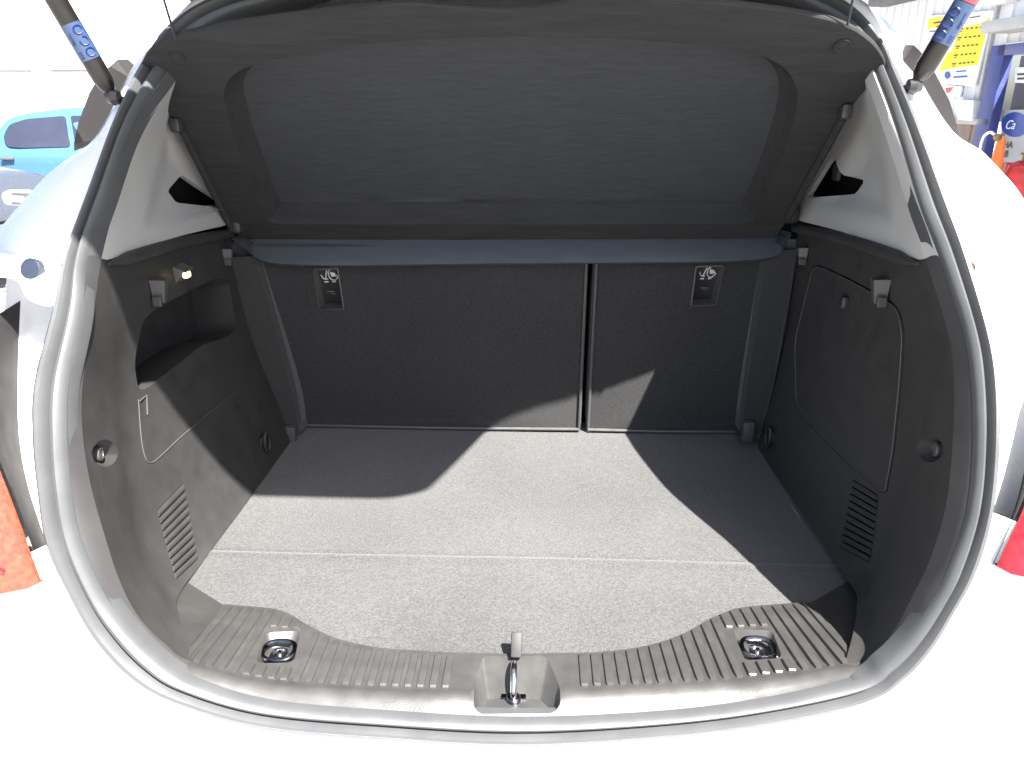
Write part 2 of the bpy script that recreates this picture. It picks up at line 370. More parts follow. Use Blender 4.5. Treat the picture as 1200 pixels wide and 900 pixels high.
for sd in (-1, 1):
    L_ = sd < 0
    pt, P0, fc, pc = side_trim(sd)
    rec = []
    out = np.array([sd, 0., 0.])
    if L_:
        pocket = rounded([(163, 462), (157, 425), (168, 372), (200, 352), (255, 325), (268, 330), (277, 385), (262, 398), (240, 402)], 14)
        pocket_uv = pt.poly(pocket); rec.append((pocket_uv, (-.075, .01, -.012), .96, True))
        vent = [(184, 598), (214, 567), (231, 656), (206, 679)]
        clip_px, cover = (123, 531), None
    else:
        cover = rounded([(953, 306), (1000, 328), (1054, 358), (1061, 390), (1057, 450), (1049, 530), (1040, 578), (1030, 577), (975, 526), (932, 480), (930, 400)], 16)
        vent = [(1000, 562), (1030, 580), (1020, 660), (985, 642)]
        clip_px = (1090, 526)
    vent_uv = pt.poly(resample(np.array(vent + [vent[0]], float), 25)[:-1]); vn = pt.normal(vent_uv.mean(0)); rec.append((vent_uv, -vn * .014, .98, True))
    cu = pt.find(*clip_px); cc = pt.at(cu)[0]; cn = pt.normal(cu)
    circ = np.array([clip_px]) + np.stack([15 * np.cos(np.linspace(0, 2 * math.pi, 24, False)), 16 * np.sin(np.linspace(0, 2 * math.pi, 24, False))], 1)
    rec.append((pt.poly(circ), -cn * .011, .5, True))
    if cover is not None:
        cov_uv = pt.poly(cover); rec.append((cov_uv, (.004, 0, 0), .999, True))
    v, f = pt.build(64, 64, rec)
    tongue = strip(np.array([P0 + [sd * .02, 0, -.004], (P0 + fc) / 2 + [sd * .05, 0, .0025], fc + [sd * .03, .03, .0025]]), np.array([P0 + [0, 0, .001], pc, pc]))
    lp = lip(6, 15) if L_ else lip(21, 30)
    c0r = pt.c[0]; skirt_ = strip(c0r, c0r + [sd * .01, 0, -.05])
    st = obj('side_trim', [(v, f, 'trim_black'), (*lp, 'trim_edge'), (*tongue, 'trim_black'), (*skirt_, 'trim_black')], car)
    # vent louvres: each slat its own piece
    q = [np.array(p, float) for p in vent]; ns = 10
    for k in range(ns):
        a0, a1 = (k + .14) / ns, (k + .86) / ns
        c4 = [q[0] + (q[3] - q[0]) * a0, q[1] + (q[2] - q[1]) * a0, q[1] + (q[2] - q[1]) * a1, q[0] + (q[3] - q[0]) * a1]
        c3 = [pt.point(*p) for p in c4]; n_ = pt.normal(pt.find(*np.mean(c4, 0)))
        hi = [p + n_ * .0016 for p in c3]; lo = [p - n_ * .012 for p in c3]; m1 = (hi[0] + hi[3]) / 2 + n_ * .0012; m2 = (hi[1] + hi[2]) / 2 + n_ * .0012
        obj('vent_slat', ([*hi, *lo, m1, m2], [[0, 1, 9, 8], [8, 9, 2, 3], [0, 4, 5, 1], [1, 5, 6, 2], [2, 6, 7, 3], [3, 7, 4, 0], [0, 8, 3], [1, 2, 9]]), st, 'trim_black', smooth=False)
    # round push clip in its cup
    obj('trim_clip', lathe([(.0095, -.014), (.0095, -.0055), (.0085, -.004), (.006, -.0035), (.0058, -.0045), (0, -.0045)], cc, cn, 20), st, 'trim_edge')
    if cover is not None:
        cin = np.array([pt.find(*p) for p in inset(cover, 2.2)])
        vv, ff, _ = sheet(np.array([[a, b] for a in np.linspace(0, 1, 40) for b in np.linspace(0, 1, 40) if inpoly((a, b), cin)]), cin, [])
        P = pt.at(vv); up = P + np.array([-.0016, -.0004, 0]); ring = pt.at(cin) + np.array([-.0016, -.0004, 0]); rin = pt.at(np.array([pt.find(*p) for p in inset(cover, 4.)])) + np.array([-.0030, -.0006, 0])
        rb = ring + np.array([.006, 0, 0])
        cv2, cf2, _ = sheet(np.zeros((0, 2)), cin, [])
        ac = obj('access_cover', merge((up, ff), strip(rb, ring, closed=True)), st, 'trim_black')
        obj('cover_rim', tube(np.vstack([ring, ring[:2]]), .0008, 6, False), ac, 'grey_plastic')
        kp = pt.find(994, 354); kc = pt.at(kp)[0]; kn = pt.normal(kp)
        obj('cover_knob', rbox(kc + kn * .006, (.012, .014, .02), .004), ac, 'dark_plastic')
    else:
        # fence panel seam below the pocket
        seam = cat([(162, 468), (164, 500), (167, 525), (172, 540), (180, 541), (196, 527), (213, 511), (250, 480), (282, 455)], 6)
        sp = np.array([pt.point(*p) for p in seam]); sn = np.array([pt.normal(pt.find(*p)) for p in seam])
        obj('pocket_fence_seam', tube(sp + sn * .0003, .0008, 6), st, 'grey_plastic')
        sp2 = np.array([pt.point(*p) for p in [(163, 470), (171, 463), (172, 486)]])
        obj('pocket_fence_catch', tube(sp2 + [.001, 0, 0], .001, 6), st, 'grey_plastic')
    # rounded top roll of the trim and its bag hooks
    ledge = pt.at(np.stack([np.linspace(.02, 1, 40), np.full(40, 1.)], 1))
    rollc = ledge + np.array([-sd * .003, 0, -.008])
    obj('top_roll', tube(rollc, [min(.0015 + .0016 * i, .008 + .001 * math.sin(math.pi * i / 39)) for i in range(40)], 14), st, 'trim_black')
    hooks = [(179, 338), (262, 298)] if L_ else [(1040, 338), (946, 297)]
    for k, (hx, hy) in enumerate(hooks):
        hp = pt.point(hx, hy); s_ = 1 if k == 0 else .8
        V = [hp + np.array([-sd * .002, -.011 * s_, .014 * s_]), hp + np.array([-sd * .002, .011 * s_, .016 * s_]), hp + np.array([-sd * .022 * s_, -.006 * s_, .012 * s_]), hp + np.array([-sd * .022 * s_, .006 * s_, .013 * s_]),
             hp + np.array([-sd * .002, -.007 * s_, -.018 * s_]), hp + np.array([-sd * .002, .007 * s_, -.018 * s_]), hp + np.array([-sd * .016 * s_, -.004 * s_, -.020 * s_]), hp + np.array([-sd * .016 * s_, .004 * s_, -.020 * s_])]
        V += [p + np.array([sd * .02, 0, 0]) for p in (V[0], V[1], V[4], V[5])]
        obj('bag_hook', merge((V[:8], [[0, 1, 3, 2], [2, 3, 7, 6], [0, 2, 6, 4], [1, 5, 7, 3], [4, 6, 7, 5]]),
            rbox(hp + np.array([-sd * .010, -.013 * s_, -.016 * s_]), (.012, .003, .014 * s_), .001)), st, 'trim_edge', ang=20)
    if L_:
        lp_ = pt.point(208, 320)
        V = [lp_ + np.array(o) for o in ((.002, -.016, .012), (.002, .016, .014), (.020, -.012, .004), (.020, .014, .006), (.002, -.014, -.012), (.002, .016, -.014))]
        hs = obj('boot_lamp_housing', (V, [[0, 1, 3, 2], [2, 3, 5, 4], [0, 2, 4], [1, 5, 3]]), st, 'grey_plastic', ang=15)
        obj('boot_lamp_lens', rbox(lp_ + np.array([.017, -.006, -.001]), (.008, .016, .010), .003), hs, 'lamp_lit')
        tag(hs, 'small boot lamp glowing warm yellow')
    # tie-down hook low on the wall
    tp = pt.point(308, 518) if L_ else pt.point(905, 512)
    a = np.linspace(0, 2 * math.pi, 20)
    ringp = np.stack([np.full(20, tp[0] - sd * .008), tp[1] + .012 * np.cos(a), tp[2] + .020 * np.sin(a)], 1)
    obj('lashing_eye', merge(tube(ringp, .003, 8), lathe([(.014, 0), (.014, .003), (.011, .005), (0, .005)], tp, (-sd, 0, 0), 18)), st, 'dark_plastic')
# posts beside the seat backs and brackets at their feet
for sd, (ti, to, mi, mo, bi, bo) in ((-1, ((303, 300), (262, 302), (344, 450), (303, 441), (353, 508), (328, 520))), (1, ((893, 296), (937, 292), (872, 450), (911, 440), (866, 505), (890, 520)))):
    pin = cat([aty(*ti, 1.385), aty(*mi, 1.405), aty(*bi, 1.42)], 8); pout = cat([aty(*to, 1.375), aty(*mo, 1.395), aty(*bo, 1.41)], 8)
    for p_ in (pin, pout): p_[:, 2] = np.maximum(p_[:, 2], -.01)
    e = (pin - pout) * .12; y = np.array([0, .008, 0])
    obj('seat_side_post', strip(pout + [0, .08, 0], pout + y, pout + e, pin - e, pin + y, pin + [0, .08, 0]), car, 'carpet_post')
    c_ = aty(*((341, 510) if sd < 0 else (876, 505)), 1.40)
    obj('seat_bracket_cover', rbox(c_, (.022, .02, .042), .003), car, 'grey_plastic')
# ------------------------------------------------------------------ rear seat backs
SB = lambda z: 1.47 - .18 * z
def seat_panel(x0, x1, pocket_px):
    z0, z1 = .004, .402
    on = lambda px, py: pl(px, py, (0, 1, .18), 1.47)[[0, 2]]
    out_ = rounded([(x0, z0), (x1, z0), (x1, z1), (x0, z1)], .012)
    hole = rounded([on(*p) for p in pocket_px], .003, 3)
    pts = np.array([[a, b] for a in np.linspace(x0, x1, 30)[1:-1] for b in np.linspace(z0, z1, 24)[1:-1]])
    v, f, ins = sheet(pts, out_, [hole])
    crown = lambda p: .010 * (1 - ((p[0] - (x0 + x1) / 2) / ((x1 - x0) / 2)) ** 4)
    P = [(p[0], SB(p[1]) - crown(p), p[1]) for p in v]
    r0 = [(p[0], SB(p[1]) - crown(p), p[1]) for p in out_]; r1 = [(p[0], SB(p[1]) + .004, p[1]) for p in inset(out_, -.003)]; r2 = [(p[0], SB(p[1]) + .09, p[1]) for p in inset(out_, -.003)]
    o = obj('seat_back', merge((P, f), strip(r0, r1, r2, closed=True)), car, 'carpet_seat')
    # child-seat anchor pocket: bezel, slanted recess, slot, pictogram
    fr = inset(hole, -.0022); zt, zb = hole[:, 1].max(), hole[:, 1].min(); xc = hole[:, 0].mean()
    dep = lambda p: .006 + .030 * (zt - p[1]) / (zt - zb)
    H = lambda p, d: (p[0], SB(p[1]) - crown(p) + d, p[1])
    inn = inset(hole, .0035)
    R0, R1, R2 = [H(p, -.002) for p in fr], [H(p, -.003) for p in hole], [H(p, dep(p)) for p in inn]
    bv, bf, _ = sheet(np.zeros((0, 2)), inn, []); bott = [H(p, dep(p)) for p in bv]
    ic = []; cz = zb + (zt - zb) * .80; k = (zt - zb) * .19; sx = 1 if x0 > 0 else -1
    def ln(pp, r=.0011): return tube([H((xc + a * k, cz + b * k), dep((0, cz + b * k)) - .0015) for a, b in pp], r, 6)
    ic = [ln([(-.9, .1), (-.75, -.35), (-.45, -.5), (-.1, .75)]), ln([(-.45, -.5), (-.15, -.45)]), ln([(.35, .8), (.05, .55), (.05, -.2), (.35, -.6), (.75, -.6), (1.15, -.15), (1.0, .1)]),
          ln([(.35, .45), (.8, .3), (.95, 0), (.45, -.05), (.35, .45)], .0016), ln([(.45, .3), (.8, .05)], .002), ln([(-.7, -.85), (-.2, -.85)], .0013), ln([(.3, -.85), (.7, -.8)], .0012)]
    slot = rbox(H((xc, zb + (zt - zb) * .42), .010), (.016, .006, .0022), .0008)
    slot2 = rbox(H((xc + .003, zb + (zt - zb) * .34), .018), (.009, .006, .002), .0008)
    pk = obj('anchor_pocket', [(*strip(R0, R1, R2, closed=True), 'grey_plastic'), (bott, bf, 'dark_plastic'), (*merge(*ic), 'icon_white'), (*slot, 'grey_plastic'), (*slot2, 'grey_plastic')], o, ang=25)
    return o
s1 = seat_panel(-.56, .1195, [(370, 315), (397, 313.5), (404, 360), (376, 361)]); tag(s1, 'wide left part of the split seat back')
s2 = seat_panel(.1365, .56, [(815, 311.5), (846, 310.5), (837, 355), (809, 356)]); tag(s2, 'narrow right part of the split seat back')
for o_, (x0, x1) in ((s1, (-.475, .1185)), (s2, (.1375, .47))):
    obj('edge_trim', tube([(x0, 1.4625, .007), ((x0 + x1) / 2, 1.4595, .007), (x1, 1.4635, .007)], .0034, 8), o_, 'grey_plastic')
    xe = x1 if x0 < 0 else x0
    obj('edge_trim', tube([(xe, SB(.005) - .004, .005), (xe, SB(.2) - .004, .2), (xe, SB(.39) - .004, .39)], .003, 8), o_, 'grey_plastic')
# ------------------------------------------------------------------ scuff plate over the sill
Ab, Bb = seg(A3, 15, 21), seg(B3, 15, 21)
XL0, XR0 = E3[0, 0], E3[-1, 0]
yA = lambda x: np.interp(x, Ab[:, 0], Ab[:, 1]); yB = lambda x: np.interp(x, Bb[:, 0], Bb[:, 1])
zA = lambda x: np.interp(x, Ab[:, 0], Ab[:, 2]); zB = lambda x: np.interp(x, Bb[:, 0], Bb[:, 2])
def plate_z(x, y):
    a, b, e = yA(x), yB(x), yE(x)
    if y >= a: t = np.clip((y - a) / (e - a), 0, 1); return zA(x) * (1 - t) + .007 * t
    t = np.clip((a - y) / (a - b), 0, 1); return zA(x) * (1 - t) + zB(x) * t + .007 * math.sin(math.pi * t) * (1 - .6 * t) - .004 * t
def plate_pt(px, py):
    p = fl(px, py, .005)
    for _ in range(4): p = fl(px, py, plate_z(p[0], p[1]))
    return p
xs = np.linspace(XL0, XR0, 200)
outl = np.array([(x, yE(x)) for x in xs] + [(x, yB(x) - .003) for x in xs[::-1]])
strk = rounded([plate_pt(*p)[:2] for p in [(566, 769), (641, 769), (656, 805), (657, 826), (648, 831), (562, 831), (555, 826), (556, 800)]], .008, 4)
cupL = rounded([plate_pt(*p)[:2] for p in [(312, 741), (352, 739), (345, 776), (299, 777)]], .010, 4); cupR = rounded([plate_pt(*p)[:2] for p in [(859, 737), (905, 739), (917, 771), (872, 774)]], .010, 4)
pts = []
for x in np.linspace(XL0, XR0, 150):
    for t in np.linspace(0, 1, 30):
        y = yE(x) * (1 - t) + (yB(x) - .003) * t
        pts.append((x, y))
pts = np.array(pts); pts = pts[inpoly_np(pts, inset(outl, .002))]
v, f, ins = sheet(pts, outl, [strk, cupL, cupR])
P = [(a, b, plate_z(a, b)) for a, b in v]; FF = list(f)
def cup_floor(loop, tris, fx, fn):
    ids = sorted({i for t in tris for i in t}); mp = {}
    for i in ids: mp[i] = len(P); P.append(fn(v[i]))
    for t in tris: FF.append([mp[i] for i in t])
    cnt = {}
    for t in tris:
        for a, b in ((t[0], t[1]), (t[1], t[2]), (t[2], t[0])): cnt[tuple(sorted((a, b)))] = cnt.get(tuple(sorted((a, b))), 0) + 1
    for (a, b), k in cnt.items():
        if k == 1: FF.append([a, b, mp[b], mp[a]])
sx0, sx1, sy0, sy1 = strk[:, 0].min(), strk[:, 0].max(), strk[:, 1].min(), strk[:, 1].max(); sxm = (sx0 + sx1) / 2
cup_floor(strk, ins[0], 0, lambda p: (sxm + (p[0] - sxm) * (.97 - .20 * (p[1] - sy0) / (sy1 - sy0)), sy0 + (p[1] - sy0) * .42 + .002, -.016))
for lp_, tri in ((cupL, ins[1]), (cupR, ins[2])):
    c_ = lp_.mean(0); cup_floor(lp_, tri, 0, lambda p, c_=c_: (c_[0] + (p[0] - c_[0]) * .70, c_[1] - .004 + (p[1] - c_[1]) * .66, plate_z(*c_) - .013))
skirt = strip([(x, yE(x), .007) for x in xs], [(x, yE(x) + .002, -.01) for x in xs])
plate = obj('scuff_plate', merge((P, FF), skirt), car, 'plate_black', ang=28)
# raised ribs, one piece each, broken where a cup or the striker recess interrupts them
pitch = .01475
def rib(x, ya, yb):
    w = .0050; n = 7; V, Fc = [], []; ts = np.r_[0, .05, np.linspace(.15, .85, n - 4), .95, 1]; m = len(ts)
    for t in ts:
        y = ya + (yb - ya) * t; e = 1 if .04 < t < .96 else .8; h = .0028 if .04 < t < .96 else .0014
        for dx, hh in ((-w * e, -.001), (-w * e * .8, h), (w * e * .8, h), (w * e, -.001)): V.append((x + dx, y, plate_z(x, y) + hh))
    for j in range(m - 1):
        for k in range(3): Fc.append([j * 4 + k, j * 4 + k + 1, (j + 1) * 4 + k + 1, (j + 1) * 4 + k])
    Fc += [[0, 1, 2, 3], [(m - 1) * 4 + k for k in range(4)][::-1]]
    return obj('rib', (V, Fc), plate, 'plate_black', ang=25)
x = XL0 + .012
while x < XR0 - .008:
    ya, yb = yE(x) - .005, yA(x) + .001; gaps = []
    for lp_, mg in ((strk, .020), (cupL, .007), (cupR, .007)):
        if lp_[:, 0].min() - mg < x < lp_[:, 0].max() + mg: gaps.append((lp_[:, 1].min() - .004, lp_[:, 1].max() + .004, lp_ is strk))
    if not gaps: rib(x, ya, yb)
    elif not gaps[0][2]:
        if ya - gaps[0][1] > .008: rib(x, ya, gaps[0][1])
        if gaps[0][0] - yb > .008: rib(x, gaps[0][0], yb)
    x += pitch
# lashing rings in the cups
for lp_, sd in ((cupL, -1), (cupR, 1)):
    c_ = lp_.mean(0); z_ = plate_z(*c_) - .011; cx, cy = c_[0], c_[1] - .003
    a = np.linspace(0, 2 * math.pi, 29)
    def sup(t): return np.sign(np.cos(t)) * abs(np.cos(t)) ** .75, np.sign(np.sin(t)) * abs(np.sin(t)) ** .75
    rp = [(cx + .0195 * sup(t)[0], cy + .0155 * sup(t)[1], z_ + .0075 + .002 * math.sin(t)) for t in a]
    ringo = obj('lashing_ring', tube(rp, .0032, 10), plate, 'black_chrome')
    obj('ring_base', lathe([(.0135, -.002), (.0135, .002), (.011, .0045), (.008, .005), (.0075, .003), (.003, .003), (.0028, .007), (0, .0072)], (cx - sd * .001, cy - .001, z_), (0, 0, 1), 20), plate, 'steel')
    obj('ring_bracket', rbox((cx - sd * .017, cy + .004, z_ + .004), (.012, .016, .011), .003), plate, 'dark_plastic')
# striker: steel loop with a rubber buffer above it
sx = fl(602, 800)[0]; zb = -.016; yb_ = aty(602, 815, .70)[1]
y0 = fl(603, 818, zb)[1]
lo_ = [(sx, y0 - .004, zb - .004), (sx, y0 - .004, zb + .012), (sx, y0 + .004, zb + .024), (sx, y0 + .016, zb + .029), (sx, y0 + .030, zb + .026), (sx, y0 + .036, zb + .014), (sx, y0 + .038, zb + .002)]
stk = obj('striker_loop', tube(cat(lo_, 5), .0042, 12), plate, 'steel')
obj('striker_base', merge(lathe([(.009, 0), (.009, .004), (.007, .006), (0, .006)], (sx, y0 - .003, zb), (0, 0, 1), 16), rbox((sx, y0 + .004, zb + .001), (.030, .014, .003), .001)), stk, 'black_chrome')
obj('striker_buffer', rbox((sx + .002, y0 + .046, zb + .040), (.0135, .010, .030), .002, Matrix.Rotation(R(-38), 3, 'X')), stk, 'trim_black')
# ------------------------------------------------------------------ light upper pillar trims
for sd in (-1, 1):
    L_ = sd < 0
    d0 = seg(A3, 1, 6)[::-1] if L_ else seg(A3, 30, 35)
    led = aty(272, 262, 1.40) if L_ else aty(932, 257, 1.40)
    far0 = led + [0, .14, 0]; far1 = np.array([sd * .45, led[1] + .14, .80])
    c0 = cat([d0[0] + [0, 0, -.004], (d0[0] + led) / 2 + [sd * .004, 0, .001], led, far0], 10); c0[0] = d0[0]
    d1 = cat([far0, (far0 + far1) / 2 + [sd * .02, 0, 0], far1], 8); c1 = cat([d0[-1], (d0[-1] + far1) / 2 + [0, 0, .02], far1], 8)
    pt = Patch(c0, c1, d0, d1, bulge=(sd * .035, .02, 0))
    if L_: hole = [(203, 224), (219, 205), (262, 240), (256, 243), (213, 238)]; dish = [(164, 276), (172, 228), (192, 150), (236, 190), (258, 246), (210, 265)]
    else: hole = [(1006, 212), (995, 228), (945, 232), (970, 190), (978, 183), (984, 205)]; dish = [(1049, 264), (1047, 225), (1036, 170), (1005, 150), (955, 238), (975, 248)]
    hu = pt.poly(resample(rounded(hole + [], 2, 2), 30))
    v, f = pt.build(48, 48, [(hu, (sd * .010, .004, 0), 1.0, False)])
    # soft sunken field of the pillar trim
    dish = np.array(rounded(dish, 14, 4)); Vp = proj(np.array(v)); 
    def dist_in(q):
        d = np.full(len(q), 1e9); n = len(dish)
        for i in range(n):
            a, b = dish[i], dish[(i + 1) % n]; ab = b - a; t = np.clip(((q - a) @ ab) / (ab @ ab + 1e-9), 0, 1); d = np.minimum(d, np.linalg.norm(q - a - t[:, None] * ab, axis=1))
        return np.where(inpoly_np(q, dish), d, 0)
    amt = np.clip(dist_in(Vp) / 24, 0, 1); amt = amt * amt * (3 - 2 * amt)
    v = np.array(v) + amt[:, None] * np.array([sd * .012, .006, 0])
    pieces = [(v, f, 'trim_light')]
    pieces.append((*(lip(0, 6) if L_ else lip(30, 36)), 'rubber' if L_ else 'trim_light'))
    pto = obj('pillar_trim', pieces, car, ang=40)
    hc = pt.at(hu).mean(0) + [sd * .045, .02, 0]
    obj('belt_slot_dark', rbox(hc, (.02, .30, .16), .004), pto, 'black_void')  # near-black box paints the darkness of the cabin behind the slot
    if not L_: obj('slot_glint', rbox(pt.point(968, 203) + [.03, .03, 0], (.01, .03, .03), .004), pto, 'grey_plastic')  # added grey block standing in for the pale glint through the slot
# ------------------------------------------------------------------ parcel shelf, lifted on its cords
SL = .95; H0 = aty(600, 283, 1.41); SD = SL * H0[1] + H0[2]
nrm = np.array([0, SL, 1.]); nrm /= np.linalg.norm(nrm)       # points up and away from the boot
sh = lambda px, py: pl(px, py, (0, SL, 1), SD)
ey = np.array([0, -1, SL]); ey /= np.linalg.norm(ey)
to2 = lambda p: np.array([p[0], (p - H0) @ ey]); to3 = lambda q, h=0.: np.array([q[0], 0, 0]) + np.array([0, H0[1], H0[2]]) + ey * q[1] + nrm * h
OUT = [(284, 283), (270, 264), (240, 213), (215, 160), (198, 132), (178, 112), (164, 88), (170, 68), (185, 54), (205, 45), (260, 32), (330, 22), (400, 13), (450, 8), (490, 7), (520, 10), (560, 13), (600, 14), (640, 11), (668, 6), (695, 1), (750, -1), (800, 2), (860, 7), (920, 15), (970, 24), (1003, 37), (1025, 54), (1037, 73), (1034, 85), (1015, 104), (1000, 122), (980, 155), (955, 202), (930, 245), (918, 264), (910, 278)]
IN = [(316, 263), (298, 225), (276, 165), (262, 118), (264, 98), (278, 82), (310, 71), (380, 58), (480, 48), (600, 43), (740, 45), (840, 55), (895, 66), (924, 82), (936, 108), (932, 138), (915, 190), (892, 245), (880, 262)]
o2 = np.array([to2(sh(*p)) for p in OUT]); i2 = rounded([to2(sh(*p)) for p in IN], .02, 3)
o2 = rounded(o2, .012, 2)
pts = np.array([[a, b] for a in np.linspace(-.6, .6, 70) for b in np.linspace(-.02, .62, 40)])
pts = pts[inpoly_np(pts, inset(o2, .004)) & ~inpoly_np(pts, inset(i2, -.004))]
v, f, ins = sheet(pts, o2, [i2])
wob = lambda q: .0015 * math.sin(q[0] * 13) * math.sin(q[1] * 11)
P = [to3(q, wob(q)) for q in v]
edge = strip([to3(q, wob(q)) for q in o2], [to3(q, .003) for q in inset(o2, -.002)], [to3(q, .010) for q in inset(o2, -.001)], [to3(q, .045) for q in inset(o2, .03)], closed=True)
ii = [i2, inset(i2, .006), inset(i2, .014), inset(i2, .022)]; hh = [0, .010, .026, .032]
bev = strip(*[[to3(q, h + wob(q)) for q in lp_] for lp_, h in zip(ii, hh)], closed=True)
top_v, top_f, _ = sheet(np.zeros((0, 2)), inset(o2, .03), [])
shelf = obj('parcel_shelf', merge((P, f), edge, bev, ([to3(q, .045) for q in top_v if True], top_f)), car, 'felt', ang=50)
tag(shelf, 'dark felt parcel shelf lifted on its cords')
pin = np.array([[a, b] for a in np.linspace(-.5, .5, 60) for b in np.linspace(0, .55, 36)]); pin = pin[inpoly_np(pin, inset(i2, .024))]
v2, f2, _ = sheet(pin, inset(i2, .0215), [])
obj('recessed_panel', ([to3(q, .032 + wob(q) + .001 * math.sin(q[0] * 31 + q[1] * 17)) for q in v2], f2), shelf, 'felt_panel', ang=60)
# stiff front flap along the hinge
fa = [aty(*p, 1.405) for p in [(288, 277), (296, 283), (600, 282), (900, 278), (914, 272)]]; fb = [aty(*p, 1.372) for p in [(292, 285), (330, 309), (600, 308), (885, 304), (912, 284)]]
fa_, fb_ = cat(fa, 8), cat(fb, 8)
obj('front_flap', strip(fa_ + [0, .004, .004], fa_, fa_ * .5 + fb_ * .5 + [0, -.002, .003], fb_, fb_ + [0, .006, -.004], fb_ + [0, .03, -.002]), shelf, 'flap', ang=50)
for (px, py) in ((208, 66), (987, 53)):
    q = sh(px, py); obj('shelf_pin', lathe([(.011, 0), (.010, -.003), (.007, -.002), (.004, -.004), (0, -.004)], q, nrm, 16), shelf, 'felt')
for (a, b) in (((206, 46), (188, -14)), ((993, 30), (1002, -14))):
    p0 = sh(*a); p1 = aty(*b, p0[1] - .02); p2 = p0 + (p1 - p0) * 2.2
    obj('lift_cord', tube([p0, p1, p2], .0017, 7), shelf, 'cord')
for pts_ in ([(207, 137), (214, 150), (270, 262), (277, 268)], [(995, 122), (985, 140), (930, 240), (922, 255)]):
    obj('side_bead', tube([sh(*p) - nrm * .004 for p in pts_], .006, 8), shelf, 'felt')
for px, py in ((208, 143), (990, 127)):
    obj('shelf_clip', rbox(sh(px, py) - nrm * .006, (.018, .022, .022), .006), shelf, 'dark_plastic')
for px, py in ((276, 262), (926, 250)):
    obj('hinge_pivot', rbox(aty(px, py, 1.385), (.028, .03, .034), .008), shelf, 'dark_plastic')
# ------------------------------------------------------------------ body
# station-wise outer rings of the body shell, from the seal flange outwards
def ring(fn): return cat([fn(i) for i in range(NS)], SUB, True)
cen = np.array([0, 0, .35])
DPX = {2: (196, 29), 3: (157, 76), 4: (112, 160), 5: (48, 212), 6: (-18, 312), 30: (1206, 262), 31: (1160, 186), 32: (1115, 152), 33: (1072, 82), 34: (1048, 34)}
DY = {2: .03, 3: .03, 4: .05, 5: .06, 6: .06, 30: .06, 31: .06, 32: .05, 33: .03, 34: .03}
def Dpt(i):
    c = tr(*ST[i][2])
    if i in DPX: return tr(*DPX[i], DY[i])
    if i in (0, 1, 35, 36, 37, 38, 39): return c + [0, .03, .03]
    return c + np.array([np.sign(c[0]) * .012 if abs(c[0]) > .3 else 0, .07, -.004])
D3 = ring(Dpt)
def shell(a, b, extra=None):
    C_ = seg(rail(.9, -.008), a, b); D_ = seg(D3, a, b)
    m1 = C_ * .55 + D_ * .45 + [0, -.012, .004]; m0 = C_ * .85 + D_ * .15 + [0, -.008, .002]
    E_ = D_ + (D_ - C_) * .12 + [0, .08, 0]; F_ = E_ + [0, .5, .0]; G_ = F_ + [0, .9, 0]
    return strip(C_, m0, m1, D_, E_, F_, G_)
upL = shell(1, 6); upR = shell(30, 35); top = shell(35, 1)
body = obj('body_shell', merge(upL, upR, top), car, 'white_paint', ang=50)
def channel(px_d, a, b, sd):      # sunken gutter between the seal and the lamp
    C_ = seg(rail(.95, -.010), a, b); D_ = resample(cat([tr(*p, .11 if sd < 0 else .05) for p in px_d], 8), len(C_)); 
    mid = C_ + [-.004, .115, 0] if sd < 0 else C_ * .85 + D_ * .15 + [0, .006, 0]
    return strip(C_, mid, D_, D_ + [sd * .02, -.0, 0])
chL = channel([(26, 318), (24, 352), (21, 400), (20, 450), (22, 510), (30, 560), (45, 610), (66, 668)], 6, 12, -1)
chR = channel([(1140, 672), (1164, 640), (1181, 596), (1190, 540), (1195, 450), (1193, 400), (1192, 366), (1190, 325)], 25, 30, 1)
obj('lamp_gutter', chL, body, 'white_paint', ang=50); obj('lamp_gutter', chR, body, 'white_paint', ang=50)
# underside of the upper quarter: the pressed edge above each lamp
def press(px_list, dy):
    a = cat([tr(*p, .0) for p in px_list], 6); return strip(a + [0, -.004, .010], a, a + [0, dy, .0])
# body sides, roof, floor pan and unseen dark sheets closing the car
sidesV = []
for sd in (-1, 1):
    yz = [(.80, -.32), (.80, .10), (.86, .38), (1.02, .60), (1.12, .80)]
    pr = [(sd * .88, .66, -.38), (sd * .90, .70, .0), (sd * .86, .80, .18), (sd * .74, .90, .30)]
    sidesV.append(strip(np.array(pr), np.array(pr) + [0, 1.9, 0]))
roof = strip(np.array([(-.62, 1.16, .83), (-.3, 1.06, .875), (0, 1.05, .882), (.3, 1.06, .875), (.62, 1.16, .83)]), np.array([(-.62, 3.1, .83), (-.3, 3.1, .88), (0, 3.1, .89), (.3, 3.1, .88), (.62, 3.1, .83)]))
obj('body_side', sidesV[0], body, 'white_paint', ang=50); obj('body_side', sidesV[1], body, 'white_paint', ang=50); obj('roof', roof, body, 'white_paint', ang=50)
obj('cabin_blackout', merge(rbox((0, 1.56, .12), (1.5, .01, 1.1), 0), rbox((0, 1.3, -.12), (1.7, 1.0, .01), 0), rbox((0, 1.36, .815), (1.1, .45, .01), 0),
    rbox((-.645, 1.31, .14), (.01, .58, .58), 0), rbox((.645, 1.2, .14), (.01, .8, .58), 0)), body, 'black_void')  # unseen black sheets added to stop sun leaking in behind the trims
